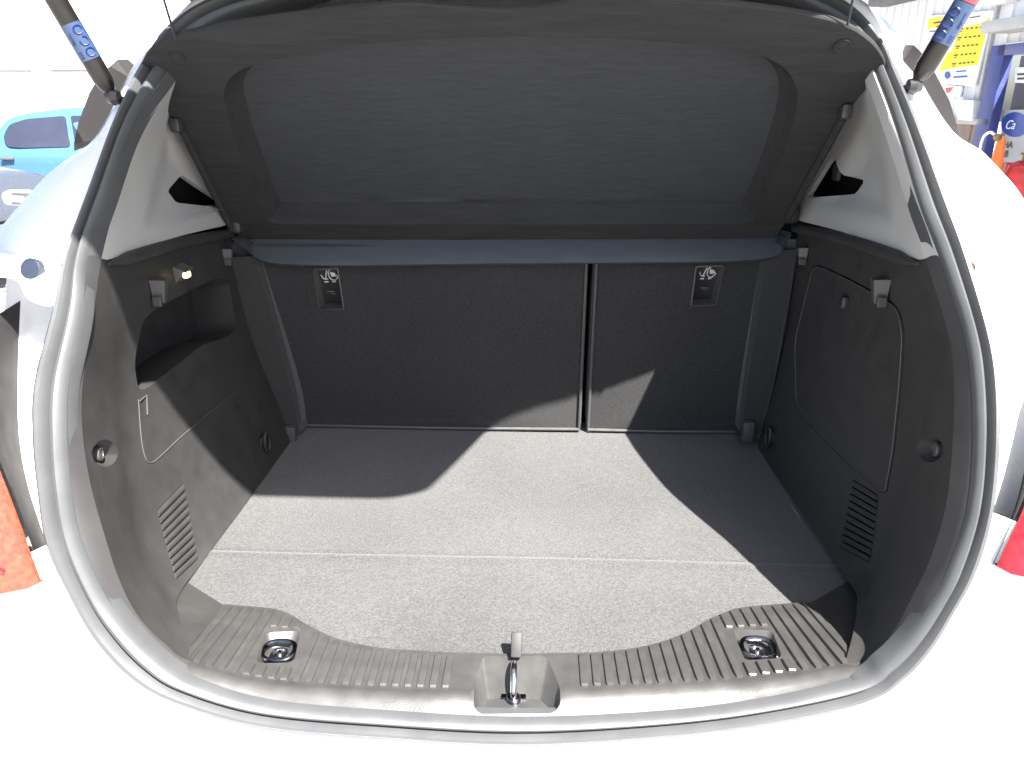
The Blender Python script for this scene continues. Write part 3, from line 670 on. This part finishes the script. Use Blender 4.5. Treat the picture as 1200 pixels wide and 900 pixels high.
# quarter corner skins either side of the opening (lit from behind)
def quarter(px_in, px_out, dyi, dyo):
    a = cat([tr(*p, dyi) for p in px_in], 8); b = cat([tr(*p, dyo) for p in px_out], 8); m = (a + b) / 2 + [0, -.012, .006]
    ext = np.stack([0 * a[:, 0], np.where(abs(a[:, 0]) < .60, .035, .32), 0 * a[:, 0]], 1)
    return strip(a + ext, a + [0, .004, .0], a, m, b, b + [0, 1.5, 0])
obj('quarter_skin', quarter([(78, 330), (62, 357), (42, 355), (30, 347), (24, 334), (12, 326), (-30, 324), (-80, 326)], [(80, 300), (60, 300), (45, 300), (30, 300), (15, 300), (0, 298), (-30, 292), (-80, 280)], -.004, .02), body, 'white_paint', ang=50)
obj('quarter_skin', quarter([(1140, 330), (1150, 352), (1168, 356), (1180, 348), (1190, 338), (1200, 328), (1240, 326), (1290, 326)], [(1132, 300), (1145, 295), (1160, 290), (1175, 285), (1190, 275), (1205, 268), (1240, 262), (1290, 258)], -.004, .02), body, 'white_paint', ang=50)
# bumper below the opening
C_ = seg(rail(.97, -.012), 11, 26); oth = np.arange(len(C_)) / (len(C_) - 1)
radial = C_ - np.array([0, .7, .33]); radial[:, 1] = 0; radial /= np.linalg.norm(radial, axis=1)[:, None]
B1 = C_ + radial * .006 + [0, .006, 0]; B2 = C_ + radial * .012 + [0, -.004, .002]; B3_ = C_ + radial * .05 + [0, -.026, .0]; B4 = C_ + radial * .11 + [0, -.045, 0]; B5 = C_ + radial * .26 + [0, -.06, -.02]; B6 = C_ + radial * .5 + [0, -.03, -.04]
obj('rear_bumper', strip(C_, B1, B2, B3_, B4, B5, B6), car, 'white_paint', ang=45)
# plugs in the body corners
for (px, py), (qx, qy), sd in (((35, 315), (43, 420), -1), ((1230, 300), (1172, 408), 1)):
    if sd < 0:
        p = tr(px, py, -.011); obj('hole_plug', lathe([(.0128, -.008), (.0128, .0), (.012, .001), (0, .0014)], p, (-.12, -.93, .35), 24), body, 'plug_blue')
    p = tr(qx, qy, .03); obj('gutter_cap', lathe([(.016, -.01), (.016, .002), (.014, .003), (0, .003)], p, (sd * .5, -.86, .05), 24), body, 'white_paint')
# dark fins at the ends of the side windows
for sd, px in ((-1, [(137, 70), (152, 91), (142, 114), (119, 163), (87, 177), (93, 148), (108, 108), (122, 84)]), (1, [(1071, 53), (1055, 75), (1062, 100), (1088, 143), (1123, 158), (1112, 122), (1092, 84), (1080, 64)])):
    Yf = 1.14; P = [aty(*p, Yf) for p in px]; c_ = np.mean(P, 0); n = len(P)
    P[2] = P[2] + [0, -.004, 0]; Q = [p + [sd * .010 if i in (4, 5, 6, 7, 0) else 0, .05, .004] for i, p in enumerate(P)]
    Pin = [p * 1.0 for p in P]
    for i in (4, 5, 6, 7, 0): Pin[i] = P[i] + (c_ - P[i]) * .16 + [0, -.012, 0]
    V = P + Q + Pin; Fc = [[i, (i + 1) % n, n + (i + 1) % n, n + i] for i in range(n)]
    Fc += [[2 * n + i for i in (0, 1, 2, 6, 7)], [2 * n + i for i in (2, 3, 4, 5, 6)]]
    for i in (4, 5, 6, 7): Fc.append([i, (i + 1) % n, 2 * n + (i + 1) % n, 2 * n + i])
    Fc += [[0, 1, 2 * n], [3, 4, 2 * n + 4]]
    obj('window_fin', (V, Fc), body, 'fin_plastic', ang=12)
# ------------------------------------------------------------------ tail lights
for sd, lens_in, wall in ((-1, [(-48, 400), (-30, 460), (-6, 525), (18, 585), (38, 640), (53, 680)], [(24, 352), (20, 440), (21, 505), (30, 560), (46, 612), (64, 664)]),
                          (1, [(1246, 440), (1226, 510), (1208, 560), (1193, 598), (1178, 630), (1163, 662)], [(1192, 366), (1195, 450), (1190, 540), (1181, 590), (1168, 622), (1151, 652)])):
    Li = resample(cat([tr(*p, .0) for p in lens_in], 8), 40); Wl = resample(cat([tr(*p, .105) for p in wall], 8), 40)
    tl = obj('tail_light', strip(Wl, Wl * .6 + Li * .4 + [0, -.006, 0], Li, Li + [sd * .004, .004, 0]), car, 'fin_plastic', ang=50)
    tag(tl, 'left red and amber tail light' if sd < 0 else 'right red tail light')
    rows = [Li + [sd * .003, -.002, 0], Li + [sd * .010, -.016, 0], Li + [sd * .05, -.034, 0], Li + [sd * .10, -.025, 0], Li + [sd * .16, .04, 0]]
    n = 40; k = 26
    up = strip(*[r_[:k] for r_ in rows]); lw = strip(*[r_[k - 1:] for r_ in rows])
    obj('upper_lens', up, tl, 'lens_amber' if sd < 0 else 'lens_red', ang=50); obj('lower_lens', lw, tl, 'lens_amber' if sd < 0 else 'lens_red', ang=50)
    for q in range(7):
        a = 14 + q * 3.6; i0 = int(a); p = rows[1][i0] * .5 + rows[2][i0] * .5
        obj('lens_facet', rbox(p + [sd * .004, -.0005, 0], (.030, .006, .005), .002, Matrix.Rotation(R(sd * -18), 3, 'Y')), tl, 'lens_pink' if q % 5 == 4 else ('lens_red' if sd > 0 or q % 3 == 0 else 'lens_amber'), ang=20)
    bot = np.array([r_[-1] for r_ in rows]); obj('lamp_bottom', strip(bot, bot + [0, .10, 0]), tl, 'fin_plastic')
# ------------------------------------------------------------------ gas struts
for sd, base_px, top_px in ((-1, (136, 119), (66, 0)), (1, (1068, 106), (1133, 0))):
    b = tr(*base_px, -.012); r = ray(*top_px); t = (b[1] + .25 * b[2] - C0[1] - .25 * C0[2]) / (r[1] + .25 * r[2]); p1 = C0 + r * t; d = p1 - b; d /= np.linalg.norm(d)
    end = b + d * .38
    stt = obj('gas_strut', tube([b + d * .012, b + d * .02, b + d * .03, b + d * .24, b + d * .245], [.006, .0105, .0125, .0125, .008], 20), car, 'strut_tube', ang=40)
    tag(stt, 'left gas strut with a blue sticker' if sd < 0 else 'right gas strut with a blue sticker and red collar')
    obj('piston_rod', tube([b + d * .24, end, end - np.array([sd * .10, 0, 0])], .005, 12), stt, 'steel')
    bj = b + np.array([-sd * .010, .012, -.001])
    obj('ball_joint', merge(lathe([(0, -.011), (.008, -.008), (.011, 0), (.008, .008), (0, .011)], b + d * .006, (1, 0, 0), 16), tube([b + d * .004, bj, bj + np.array([-sd * .02, .01, 0])], .006, 10)), stt, 'dark_plastic')
    s0, s1_ = (.055, .099) if sd < 0 else (.060, .108)
    stk_ = obj('sticker', tube([b + d * s0, b + d * s1_], .0129, 20, False), stt, 'sticker')
    # ink marks on the side that faces out of the boot
    toC = C0 - (b + d * .08); toC -= d * (toC @ d); toC /= np.linalg.norm(toC); sidev = np.cross(d, toC)
    def on(t, a): return b + d * t + (toC * math.cos(a) + sidev * math.sin(a)) * .0132
    marks = [tube([on(s0 + .008 + q * .0135 + .005 * math.cos(w), -sd * .35 + .42 * math.sin(w)) for w in np.linspace(0, 2 * math.pi * (.8 if q == 1 else 1), 14)], .0009, 5) for q in range(3)]
    marks += [tube([on(s0 + .004 + q * .0032, sd * .45), on(s0 + .004 + q * .0032, sd * .95)], .0006, 4) for q in range(3)]
    marks += [tube([on(s0 + .02, sd * .62), on(s1_ - .01, sd * .62)], .0007, 4), tube([on(s0 + .02, sd * .8), on(s1_ - .02, sd * .8)], .0006, 4)]
    obj('sticker_print', merge(*marks), stk_, 'sticker_ink')
    if sd > 0: obj('red_collar', tube([b + d * .109, b + d * .15], .0130, 20, False), stt, 'red_paint')
# ------------------------------------------------------------------ raised tailgate (above the frame, shades the boot)
TG0 = np.array([0, 1.08, .835]); TG1 = np.array([0, .26, 1.50]); tv = TG1 - TG0; tl_ = np.linalg.norm(tv); tv /= tl_; tn = np.cross([1., 0, 0], tv)
half = [(.46, 0), (.475, .10), (.456, .20), (.39, .235), (.325, .29), (.368, .63), (.40, .90), (.407, .98), (.37, tl_)]
go = np.array(half + [(-a, b) for a, b in half[::-1]])
go = rounded(go, .05, 4); G3 = lambda q, h=0: TG0 + np.array([q[0], 0, 0]) + tv * q[1] + tn * h
win = rounded([(-.29, .30), (.29, .30), (.31, .58), (-.31, .58)], .05, 4)
v, f, ins = sheet(np.zeros((0, 2)), go, [win])
rI = strip([G3(q) for q in go], [G3(q, -.05 if tn[2] < 0 else .05) for q in inset(go, .02)], closed=True)
sg = -1 if tn[2] < 0 else 1
v2, f2, ins2 = sheet(np.zeros((0, 2)), inset(go, .02), [win])
tg = obj('tailgate', [([G3(q) for q in v], f, 'trim_light'), (*rI, 'white_paint'), ([G3(q, sg * .05) for q in v2], f2, 'white_paint')], car, ang=40)
wv, wf, _ = sheet(np.zeros((0, 2)), inset(win, -.01), [])
obj('rear_window', merge(([G3(q, sg * .02) for q in wv], wf), ([G3(q, sg * .025) for q in wv], wf)), tg, 'tinted_glass')
# ------------------------------------------------------------------ the yard behind: two cars on the left
def bgcar(name, label, loc, length, flip, paint, hood=False):
    """hatchback along X, tail at x=0, nose at x=length; flip mirrors it"""
    root = empty(name, loc); fx = -1 if flip else 1
    T_ = lambda p: (loc[0] + fx * p[0], loc[1] + p[1], loc[2] + p[2])
    xs = [0, .05, .25, .6, 1.2, 2.0, 2.45, 3.0, 3.6, 3.92, 4.0]; k = length / 4.0
    belt = [.75, .93, .95, .95, .94, .93, .93, .90, .80, .62, .55]; roofz = [.80, 1.05, 1.28, 1.37, 1.43, 1.42, 1.30, .97, .86, .66, .56]
    low = [.35, .28, .24, .22, .22, .22, .22, .22, .24, .28, .34]; hw = [.70, .80, .84, .86, .87, .87, .86, .85, .80, .70, .62]; rw = [.45, .52, .56, .60, .62, .62, .64, .78, .74, .64, .58]
    rows = []
    for i, x_ in enumerate(xs):
        b_, r_, l_, h_, w_ = belt[i], roofz[i], low[i], hw[i], rw[i]
        half = [(h_ * .92, l_), (h_, l_ + .12), (h_, b_ * .75), (h_ * .985, b_), (w_ * 1.02, max(r_ - .05, b_ + .004)), (w_ * .8, max(r_ - .005, b_ + .006)), (0, max(r_, b_ + .008))]
        full = half + [(-a, b2) for a, b2 in half[-2::-1]]
        rows.append(cat([T_((x_ * k, -a, b2)) for a, b2 in full], 3))
    R_ = np.array(rows); rr = [cat(list(R_[:, j]), 5) for j in range(R_.shape[1])]
    rr = np.array(rr).transpose(1, 0, 2)
    bd = obj('body', strip(*rr), root, paint, ang=40, base=0)
    for x_ in (.72, 3.25):
        for s_ in (-1, 1):
            c_ = T_((x_ * k, s_ * .80, .31))
            ar = obj('wheel', lathe([(.20, -.09), (.30, -.09), (.315, -.06), (.315, .06), (.30, .09), (.20, .09)], c_, (0, 1, 0), 28), root, 'tyre', base=0)
            obj('rim', lathe([(0, s_ * .07), (.05, s_ * .085), (.16, s_ * .06), (.205, s_ * .095), (.205, s_ * -.05)], c_, (0, 1, 0), 20), ar, 'steel', base=0)
            a = np.linspace(-.12 * math.pi, 1.12 * math.pi, 22); yo = c_[1] + s_ * .075
            obj('wheel_arch', strip([(c_[0] + .365 * math.cos(q), yo - s_ * .015, c_[2] + .365 * math.sin(q)) for q in a], [(c_[0] + .36 * math.cos(q), yo + s_ * .01, c_[2] + .36 * math.sin(q)) for q in a], [(c_[0] + .315 * math.cos(q), yo + s_ * .004, c_[2] + .315 * math.sin(q)) for q in a]), root, 'tyre', base=0)
    return root, T_, k
blue, T_, k = bgcar('blue_hatchback', 'bright blue five door hatchback parked sideways beyond the white car', (-6.62, 9.75, 0), 4.0, False, 'blue_paint')
tag(blue, 'bright blue five door hatchback parked sideways in front of the white building', 'car')
def side_pane(root, T_, poly, z_fn, name='side_window', m='car_glass'):
    V = [T_((x_, z_fn(z_), z_)) for x_, z_ in poly]; b_ = [(p[0], p[1] + .02, p[2]) for p in V]; n = len(V)
    return obj(name, (V + b_, [list(range(n)), *[[i, (i + 1) % n, n + (i + 1) % n, n + i] for i in range(n)]]), root, m, base=0)
slope = lambda z_: -(.872 - max(0, z_ - .94) * .52)
side_pane(blue, T_, rounded([(.42, 1.0), (.36, 1.10), (.42, 1.24), (.62, 1.30), (1.08, 1.335), (1.18, .995), (.55, .985)], .05, 3), slope)
side_pane(blue, T_, rounded([(1.24, .995), (1.14, 1.335), (1.75, 1.34), (1.9, 1.32), (2.1, .98)], .03, 3), slope)
obj('door_handle', merge(rbox(T_((.42, -.885, .865)), (.16, .03, .025), .008), rbox(T_((.44, -.876, .865)), (.09, .02, .05), .008)), blue, 'eave_dark', base=0)
obj('tail_light', rbox(T_((.03, -.74, .84)), (.12, .14, .22), .03), blue, 'lens_red', base=0)
silver, T2, k2 = bgcar('silver_hatchback', '', (-8.25, 6.4, 0), 3.95, False, 'silver_paint')
tag(silver, 'silver car whose bonnet and headlight show beside the white car', 'car')
hl = obj('headlight', rbox(aty(24, 232, 5.72) + [0, 0, BOOT], (.24, .16, .12), .05, Matrix.Rotation(R(-14), 3, 'Z')), silver, 'headlight_glass', base=0)
obj('headlight_bezel', merge(rbox(aty(29, 238, 5.64) + [0, 0, BOOT], (.20, .06, .02), .006, Matrix.Rotation(R(-14), 3, 'Z')), rbox(aty(27, 227, 5.64) + [0, 0, BOOT], (.18, .05, .016), .006, Matrix.Rotation(R(-14), 3, 'Z'))), hl, 'eave_dark', base=0)
for q in range(3): obj('grille_bar', rbox(aty(4, 283 - q * 8, 5.62) + [0, 0, BOOT], (.20, .06, .022), .006, Matrix.Rotation(R(8), 3, 'Z')), silver, 'steel' if q % 2 else 'eave_dark', base=0)
# far white building with a dark gutter line and a row of small raised letters
wb = empty('white_building', (-14, 24, 0)); tag(wb, 'long low white building with a dark gutter line behind the blue car', 'building')
obj('wall', rbox((-14, 24.5, 2.4), (26, 1, 4.8), .02), wb, 'white_wall', base=0)
gz = 1.39 + (130 - 91) / 880 * 24.2 * 1.06
for a, b in ((-28, -15.45), (-14.85, -1.5)): obj('gutter', rbox(((a + b) / 2, 23.96, gz), (b - a, .10, .05), .01), wb, 'eave_dark', base=0)
xx = -16.2
while xx < -9:
    w_ = random.uniform(.10, .26); obj('letter', rbox((xx, 23.985, gz - .56), (w_, .04, random.uniform(.06, .12)), .01), wb, 'letter_grey', base=0); xx += w_ + random.choice((.12, .16, .2, .55))
# ------------------------------------------------------------------ right: white sheet-metal workshop with posters and an open blue door
WA, WB_ = np.array([4.34, 9.9]), np.array([4.80, 6.6]); wd = (WB_ - WA) / np.linalg.norm(WB_ - WA); wnn = np.array([-wd[1], wd[0]]); wnn = wnn if wnn[0] < 0 else -wnn
def wall_at(px, py, off=0.): # pixel on the workshop wall plane (world coordinates)
    n = np.array([wnn[0], wnn[1], 0]); p = pl(px, py, n, n[:2] @ WA + off); return p + [0, 0, BOOT]
ws = empty('workshop', (4.9, 9, 0)); tag(ws, 'white sheet metal workshop with an open blue framed door', 'building')
wu = np.array([wd[0], wd[1], 0]); wn3 = np.array([wnn[0], wnn[1], 0])
L0 = WA - wd * 1.3
def sheet_panel(s0, s1, z0, z1):
    V1, V2 = [], []; n = int((s1 - s0) / .02)
    for i in range(n + 1):
        s_ = s0 + (s1 - s0) * i / n; ph = (s_ / .16) % 1; h = .018 * (1 if .3 < ph < .55 else 0); p = L0 + wd * s_ + wnn * h
        V1.append((*p, z0)); V2.append((*p, z1))
    return strip(V1, V2)
door_s = ((wall_at(1172, 100)[:2] - L0) @ wd, 5.2)
obj('sheet_wall', sheet_panel(0, door_s[0] - .02, 0, 3.4), ws, 'sheet_white', smooth=False, base=0)
dt = wall_at(1180, 66)[2]
obj('sheet_wall', sheet_panel(door_s[0] - .02, door_s[1], dt + .12, 3.4), ws, 'sheet_white', smooth=False, base=0)
def wbox(s0, s1, z0, z1, th=.04, off=.0, r=.004):
    c_ = L0 + wd * (s0 + s1) / 2 + wnn * (off + th / 2); return rbox((c_[0], c_[1], (z0 + z1) / 2), (abs(s1 - s0), th, z1 - z0), r, Matrix.Rotation(math.atan2(wd[1], wd[0]), 3, 'Z'))
def sc(px, py): p = wall_at(px, py); return (p[:2] - L0) @ wd, p[2]
obj('door_frame', merge(wbox(door_s[0] - .10, door_s[0] + .10, 0, dt + .1, .10, .0), wbox(door_s[0], door_s[1], dt, dt + .1, .10, 0)), ws, 'frame_blue', base=0)
obj('door_glass', wbox(door_s[0] + .1, door_s[1], .0, dt, .02, -.1), ws, 'interior_dim', base=0)
ex0, ez = sc(1050, 6); ex1, _ = sc(1115, -4)
obj('eave', wbox(ex0 - .2, ex1, ez, ez + .08, .25, 0), ws, 'eave_dark', base=0)
# posts and ledges on the wall
s_, z_ = sc(1163, 60); obj('wall_post', wbox(s_ - .02, s_ + .02, 0, 3.3, .04, .02), ws, 'letter_grey', base=0)
s_, z_ = sc(1185, 22); obj('lamp_hood', wbox(s_, s_ + .6, sc(1190, 32)[1] - .05, sc(1190, 25)[1], .3, 0), ws, 'letter_grey', base=0)
s_, z_ = sc(1176, 0); obj('wall_box', wbox(s_, s_ + .22, z_ - .05, z_ + .25, .12, .02), ws, 'poster_white', base=0)
s_, z_ = sc(1147, 146); obj('skirting_board', wbox(0, s_ + .25, 0, z_, .05, .01), ws, 'brown_board', base=0)
obj('skirting_cap', wbox(0, s_ + .27, z_, z_ + .06, .09, .01), ws, 'letter_grey', base=0)
# poster: white board, yellow field, header and rows of small print
def poster_quad(name, px, parent, m, off, th=.006):
    V = [wall_at(*p, off) for p in px]; b_ = [p - wn3 * th for p in V]; n = len(V)
    return obj(name, (V + b_, [list(range(n)), *[[i, (i + 1) % n, n + (i + 1) % n, n + i] for i in range(n)]]), parent, m, smooth=False, base=0)
po = empty('price_poster', wall_at(1130, 100)); tag(po, 'white and yellow price poster on the workshop wall', 'poster')
poster_quad('board', [(1086, 19), (1165, 12), (1142, 101), (1070, 96)], po, 'poster_white', .05, .02)
poster_quad('yellow_header', [(1088, 22), (1111, 19), (1108, 31), (1087, 34)], po, 'poster_yellow', .054)
poster_quad('yellow_field', [(1124, 33), (1150, 27), (1160, 20), (1145, 76), (1115, 80), (1100, 84), (1108, 66), (1116, 58)], po, 'poster_yellow', .054)
def dash(x0, y0, x1, y1, w, m): poster_quad('print_mark', [(x0, y0 - w), (x1, y1 - w), (x1, y1 + w), (x0, y0 + w)], po, m, .058, .003)
dash(1094, 27, 1108, 24.5, .9, 'ink'); dash(1097, 31, 1106, 29.6, .8, 'ink_red'); dash(1089, 37, 1097, 36.2, .6, 'ink'); dash(1136, 21, 1148, 19, .6, 'ink')
for r_ in range(5):
    y_ = 34.2 + r_ * 10.2; xl = 1124 - r_ * 2.1
    dash(xl, y_, xl + 4.5, y_ - .5, .8, 'ink'); dash(xl + .5, y_ + 2.6, xl + 3, y_ + 2.3, .5, 'ink')
    for q in range(4): xx_ = xl + 8 + q * (5.4 - .15 * r_); dash(xx_, y_ - .6 - q * .5, xx_ + 2.6, y_ - .9 - q * .5, .9, 'ink')
dash(1120, 84, 1132, 83, .8, 'ink_blue'); dash(1117, 90.5, 1133, 89.5, 1., 'ink_blue')
poster_quad('logo', [(1110 + 3.2 * math.cos(a), 88 + 4.4 * math.sin(a)) for a in np.linspace(0, 2 * math.pi, 14, False)], po, 'ink_blue', .058, .003)
pn = poster_quad('notice_board', [(1108, 100), (1127, 101), (1125, 114), (1108, 114)], None, 'poster_white', .05, .02); tag(pn, 'small white notice under the price poster', 'notice')
poster_quad('print_mark', [(1108, 103), (1117, 102), (1113, 108), (1109, 109)], pn, 'red_paint', .054)
ms = poster_quad('white_shelf_box', [(1118, 116), (1141, 118), (1139, 142), (1122, 140)], None, 'poster_white', .12, .10); tag(ms, 'white box fixed on the workshop wall above the ledge', 'box')
sg_ = empty('oval_sign', wall_at(1186, 150, -.05)); tag(sg_, 'board with a blue oval and white script inside the blue doorway', 'sign')
poster_quad('board', [(1174, 129), (1225, 128), (1225, 200), (1172, 190)], sg_, 'letter_grey', -.04, .01)
ov = np.array([(1189 + 16 * math.cos(a), 146 + 14.5 * math.sin(a)) for a in np.linspace(0, 2 * math.pi, 32, False)])
poster_quad('oval', ov, sg_, 'sign_blue', -.034, .004); 
def text(body, px, size, m, parent, off, shear=0):
    cu_ = bpy.data.curves.new('lettering', 'FONT'); cu_.body = body; cu_.size = size; cu_.extrude = .002; cu_.shear = shear; cu_.materials.append(MAT[m])
    t_ = bpy.data.objects.new('lettering', cu_); COL.objects.link(t_); bpy.context.view_layer.update(); me = bpy.data.meshes.new_from_object(t_.evaluated_get(bpy.context.evaluated_depsgraph_get())); bpy.data.objects.remove(t_)
    o = bpy.data.objects.new('lettering', me); COL.objects.link(o); p = Vector(wall_at(*px, off)); o.parent = parent; o.location = p - wpos(parent)
    Xa = Vector(wu); Za = Vector(wn3); Ya = Vector((0, 0, 1)); o.rotation_euler = Matrix((Xa, Ya, Za)).transposed().to_euler(); return o
tw = text('Ca', (1177, 151), .12, 'poster_white', sg_, -.03, .3)
text('HA', (1175, 173), .09, 'ink', sg_, -.03); text('B', (1176, 184), .09, 'ink', sg_, -.03)
nb = poster_quad('number_plate_notice', [(1190, 79), (1230, 78), (1228, 98), (1189, 97)], None, 'poster_white', -.02, .01); tag(nb, 'pale notice hanging in the doorway above the oval sign', 'notice')
for q in range(2): poster_quad('print_mark', [(1192, 86 + q * 5), (1206, 85.5 + q * 5), (1206, 88 + q * 5), (1192, 88.5 + q * 5)], nb, 'ink', -.015, .003)
# red gas bottle, red hose reel and traffic cone by the door
gb_p = wall_at(1196, 226, .25)
def base_xy(px, py, off): return wall_at(px, py, off)
gp = base_xy(1196, 210, .35); z1 = gp[2]
gb = empty('gas_cylinder', (gp[0], gp[1], 0)); tag(gb, 'red gas cylinder standing by the workshop door', 'gas cylinder')
zt = wall_at(1196, 188, .35)[2]
obj('cylinder', lathe([(0, 0), (.13, .0), (.14, .03), (.14, zt - .12), (.12, zt - .04), (.05, zt), (0, zt)], (gp[0], gp[1], 0), (0, 0, 1), 24), gb, 'red_gas', base=0)
obj('valve', merge(lathe([(.025, 0), (.025, .05), (.045, .05), (.045, .07), (0, .07)], (gp[0], gp[1], zt), (0, 0, 1), 14)), gb, 'bronze', base=0)
hp = base_xy(1180, 215, .30)
sp_ = obj('standpipe', merge(tube([(hp[0], hp[1], 0), (hp[0], hp[1], wall_at(1180, 190, .3)[2])], .055, 16), tube([(hp[0], hp[1], wall_at(1180, 193, .3)[2]), (gp[0] - .05, gp[1] - .02, wall_at(1190, 190, .3)[2])], .012, 8)), None, 'red_gas', base=0)
tag(sp_, 'thick red standpipe between the cone and the gas cylinder', 'standpipe')
cp = base_xy(1167, 195, .55); tz = wall_at(1172, 161, .55)[2]
cn_ = empty('traffic_cone', (cp[0], cp[1], 0)); tag(cn_, 'orange traffic cone with a pale band beside the blue door frame', 'cone')
obj('cone_body', lathe([(.17, .03), (.14, .04), (.03, tz), (0, tz)], (cp[0], cp[1], 0), (0, 0, 1), 24), cn_, 'orange', base=0)
obj('cone_base', rbox((cp[0], cp[1], .02), (.38, .38, .04), .01), cn_, 'orange', base=0)
obj('cone_sleeve', lathe([(.14 * .62 + .004, tz * .42), (.14 * .40 + .004, tz * .66)], (cp[0], cp[1], 0), (0, 0, 1), 24), cn_, 'poster_white', base=0)
hose = [wall_at(*p, .6) for p in [(1147, 190), (1149, 172), (1153, 160), (1160, 155), (1166, 158)]]
ho = obj('white_hose', tube(cat(hose + [], 6), .013, 8), None, 'poster_white', base=0); tag(ho, 'thin white hose looped beside the orange cone', 'hose')
tap = wall_at(1168, 161, .6)
tp_ = obj('brass_tap', merge(lathe([(.0, 0), (.035, .005), (.035, .025), (0, .03)], tap, (0, -1, 0), 14), tube([tap, tap + np.array([.06, 0, .03])], .014, 8)), None, 'bronze', base=0); tag(tp_, 'brass tap at the end of the white hose', 'tap')
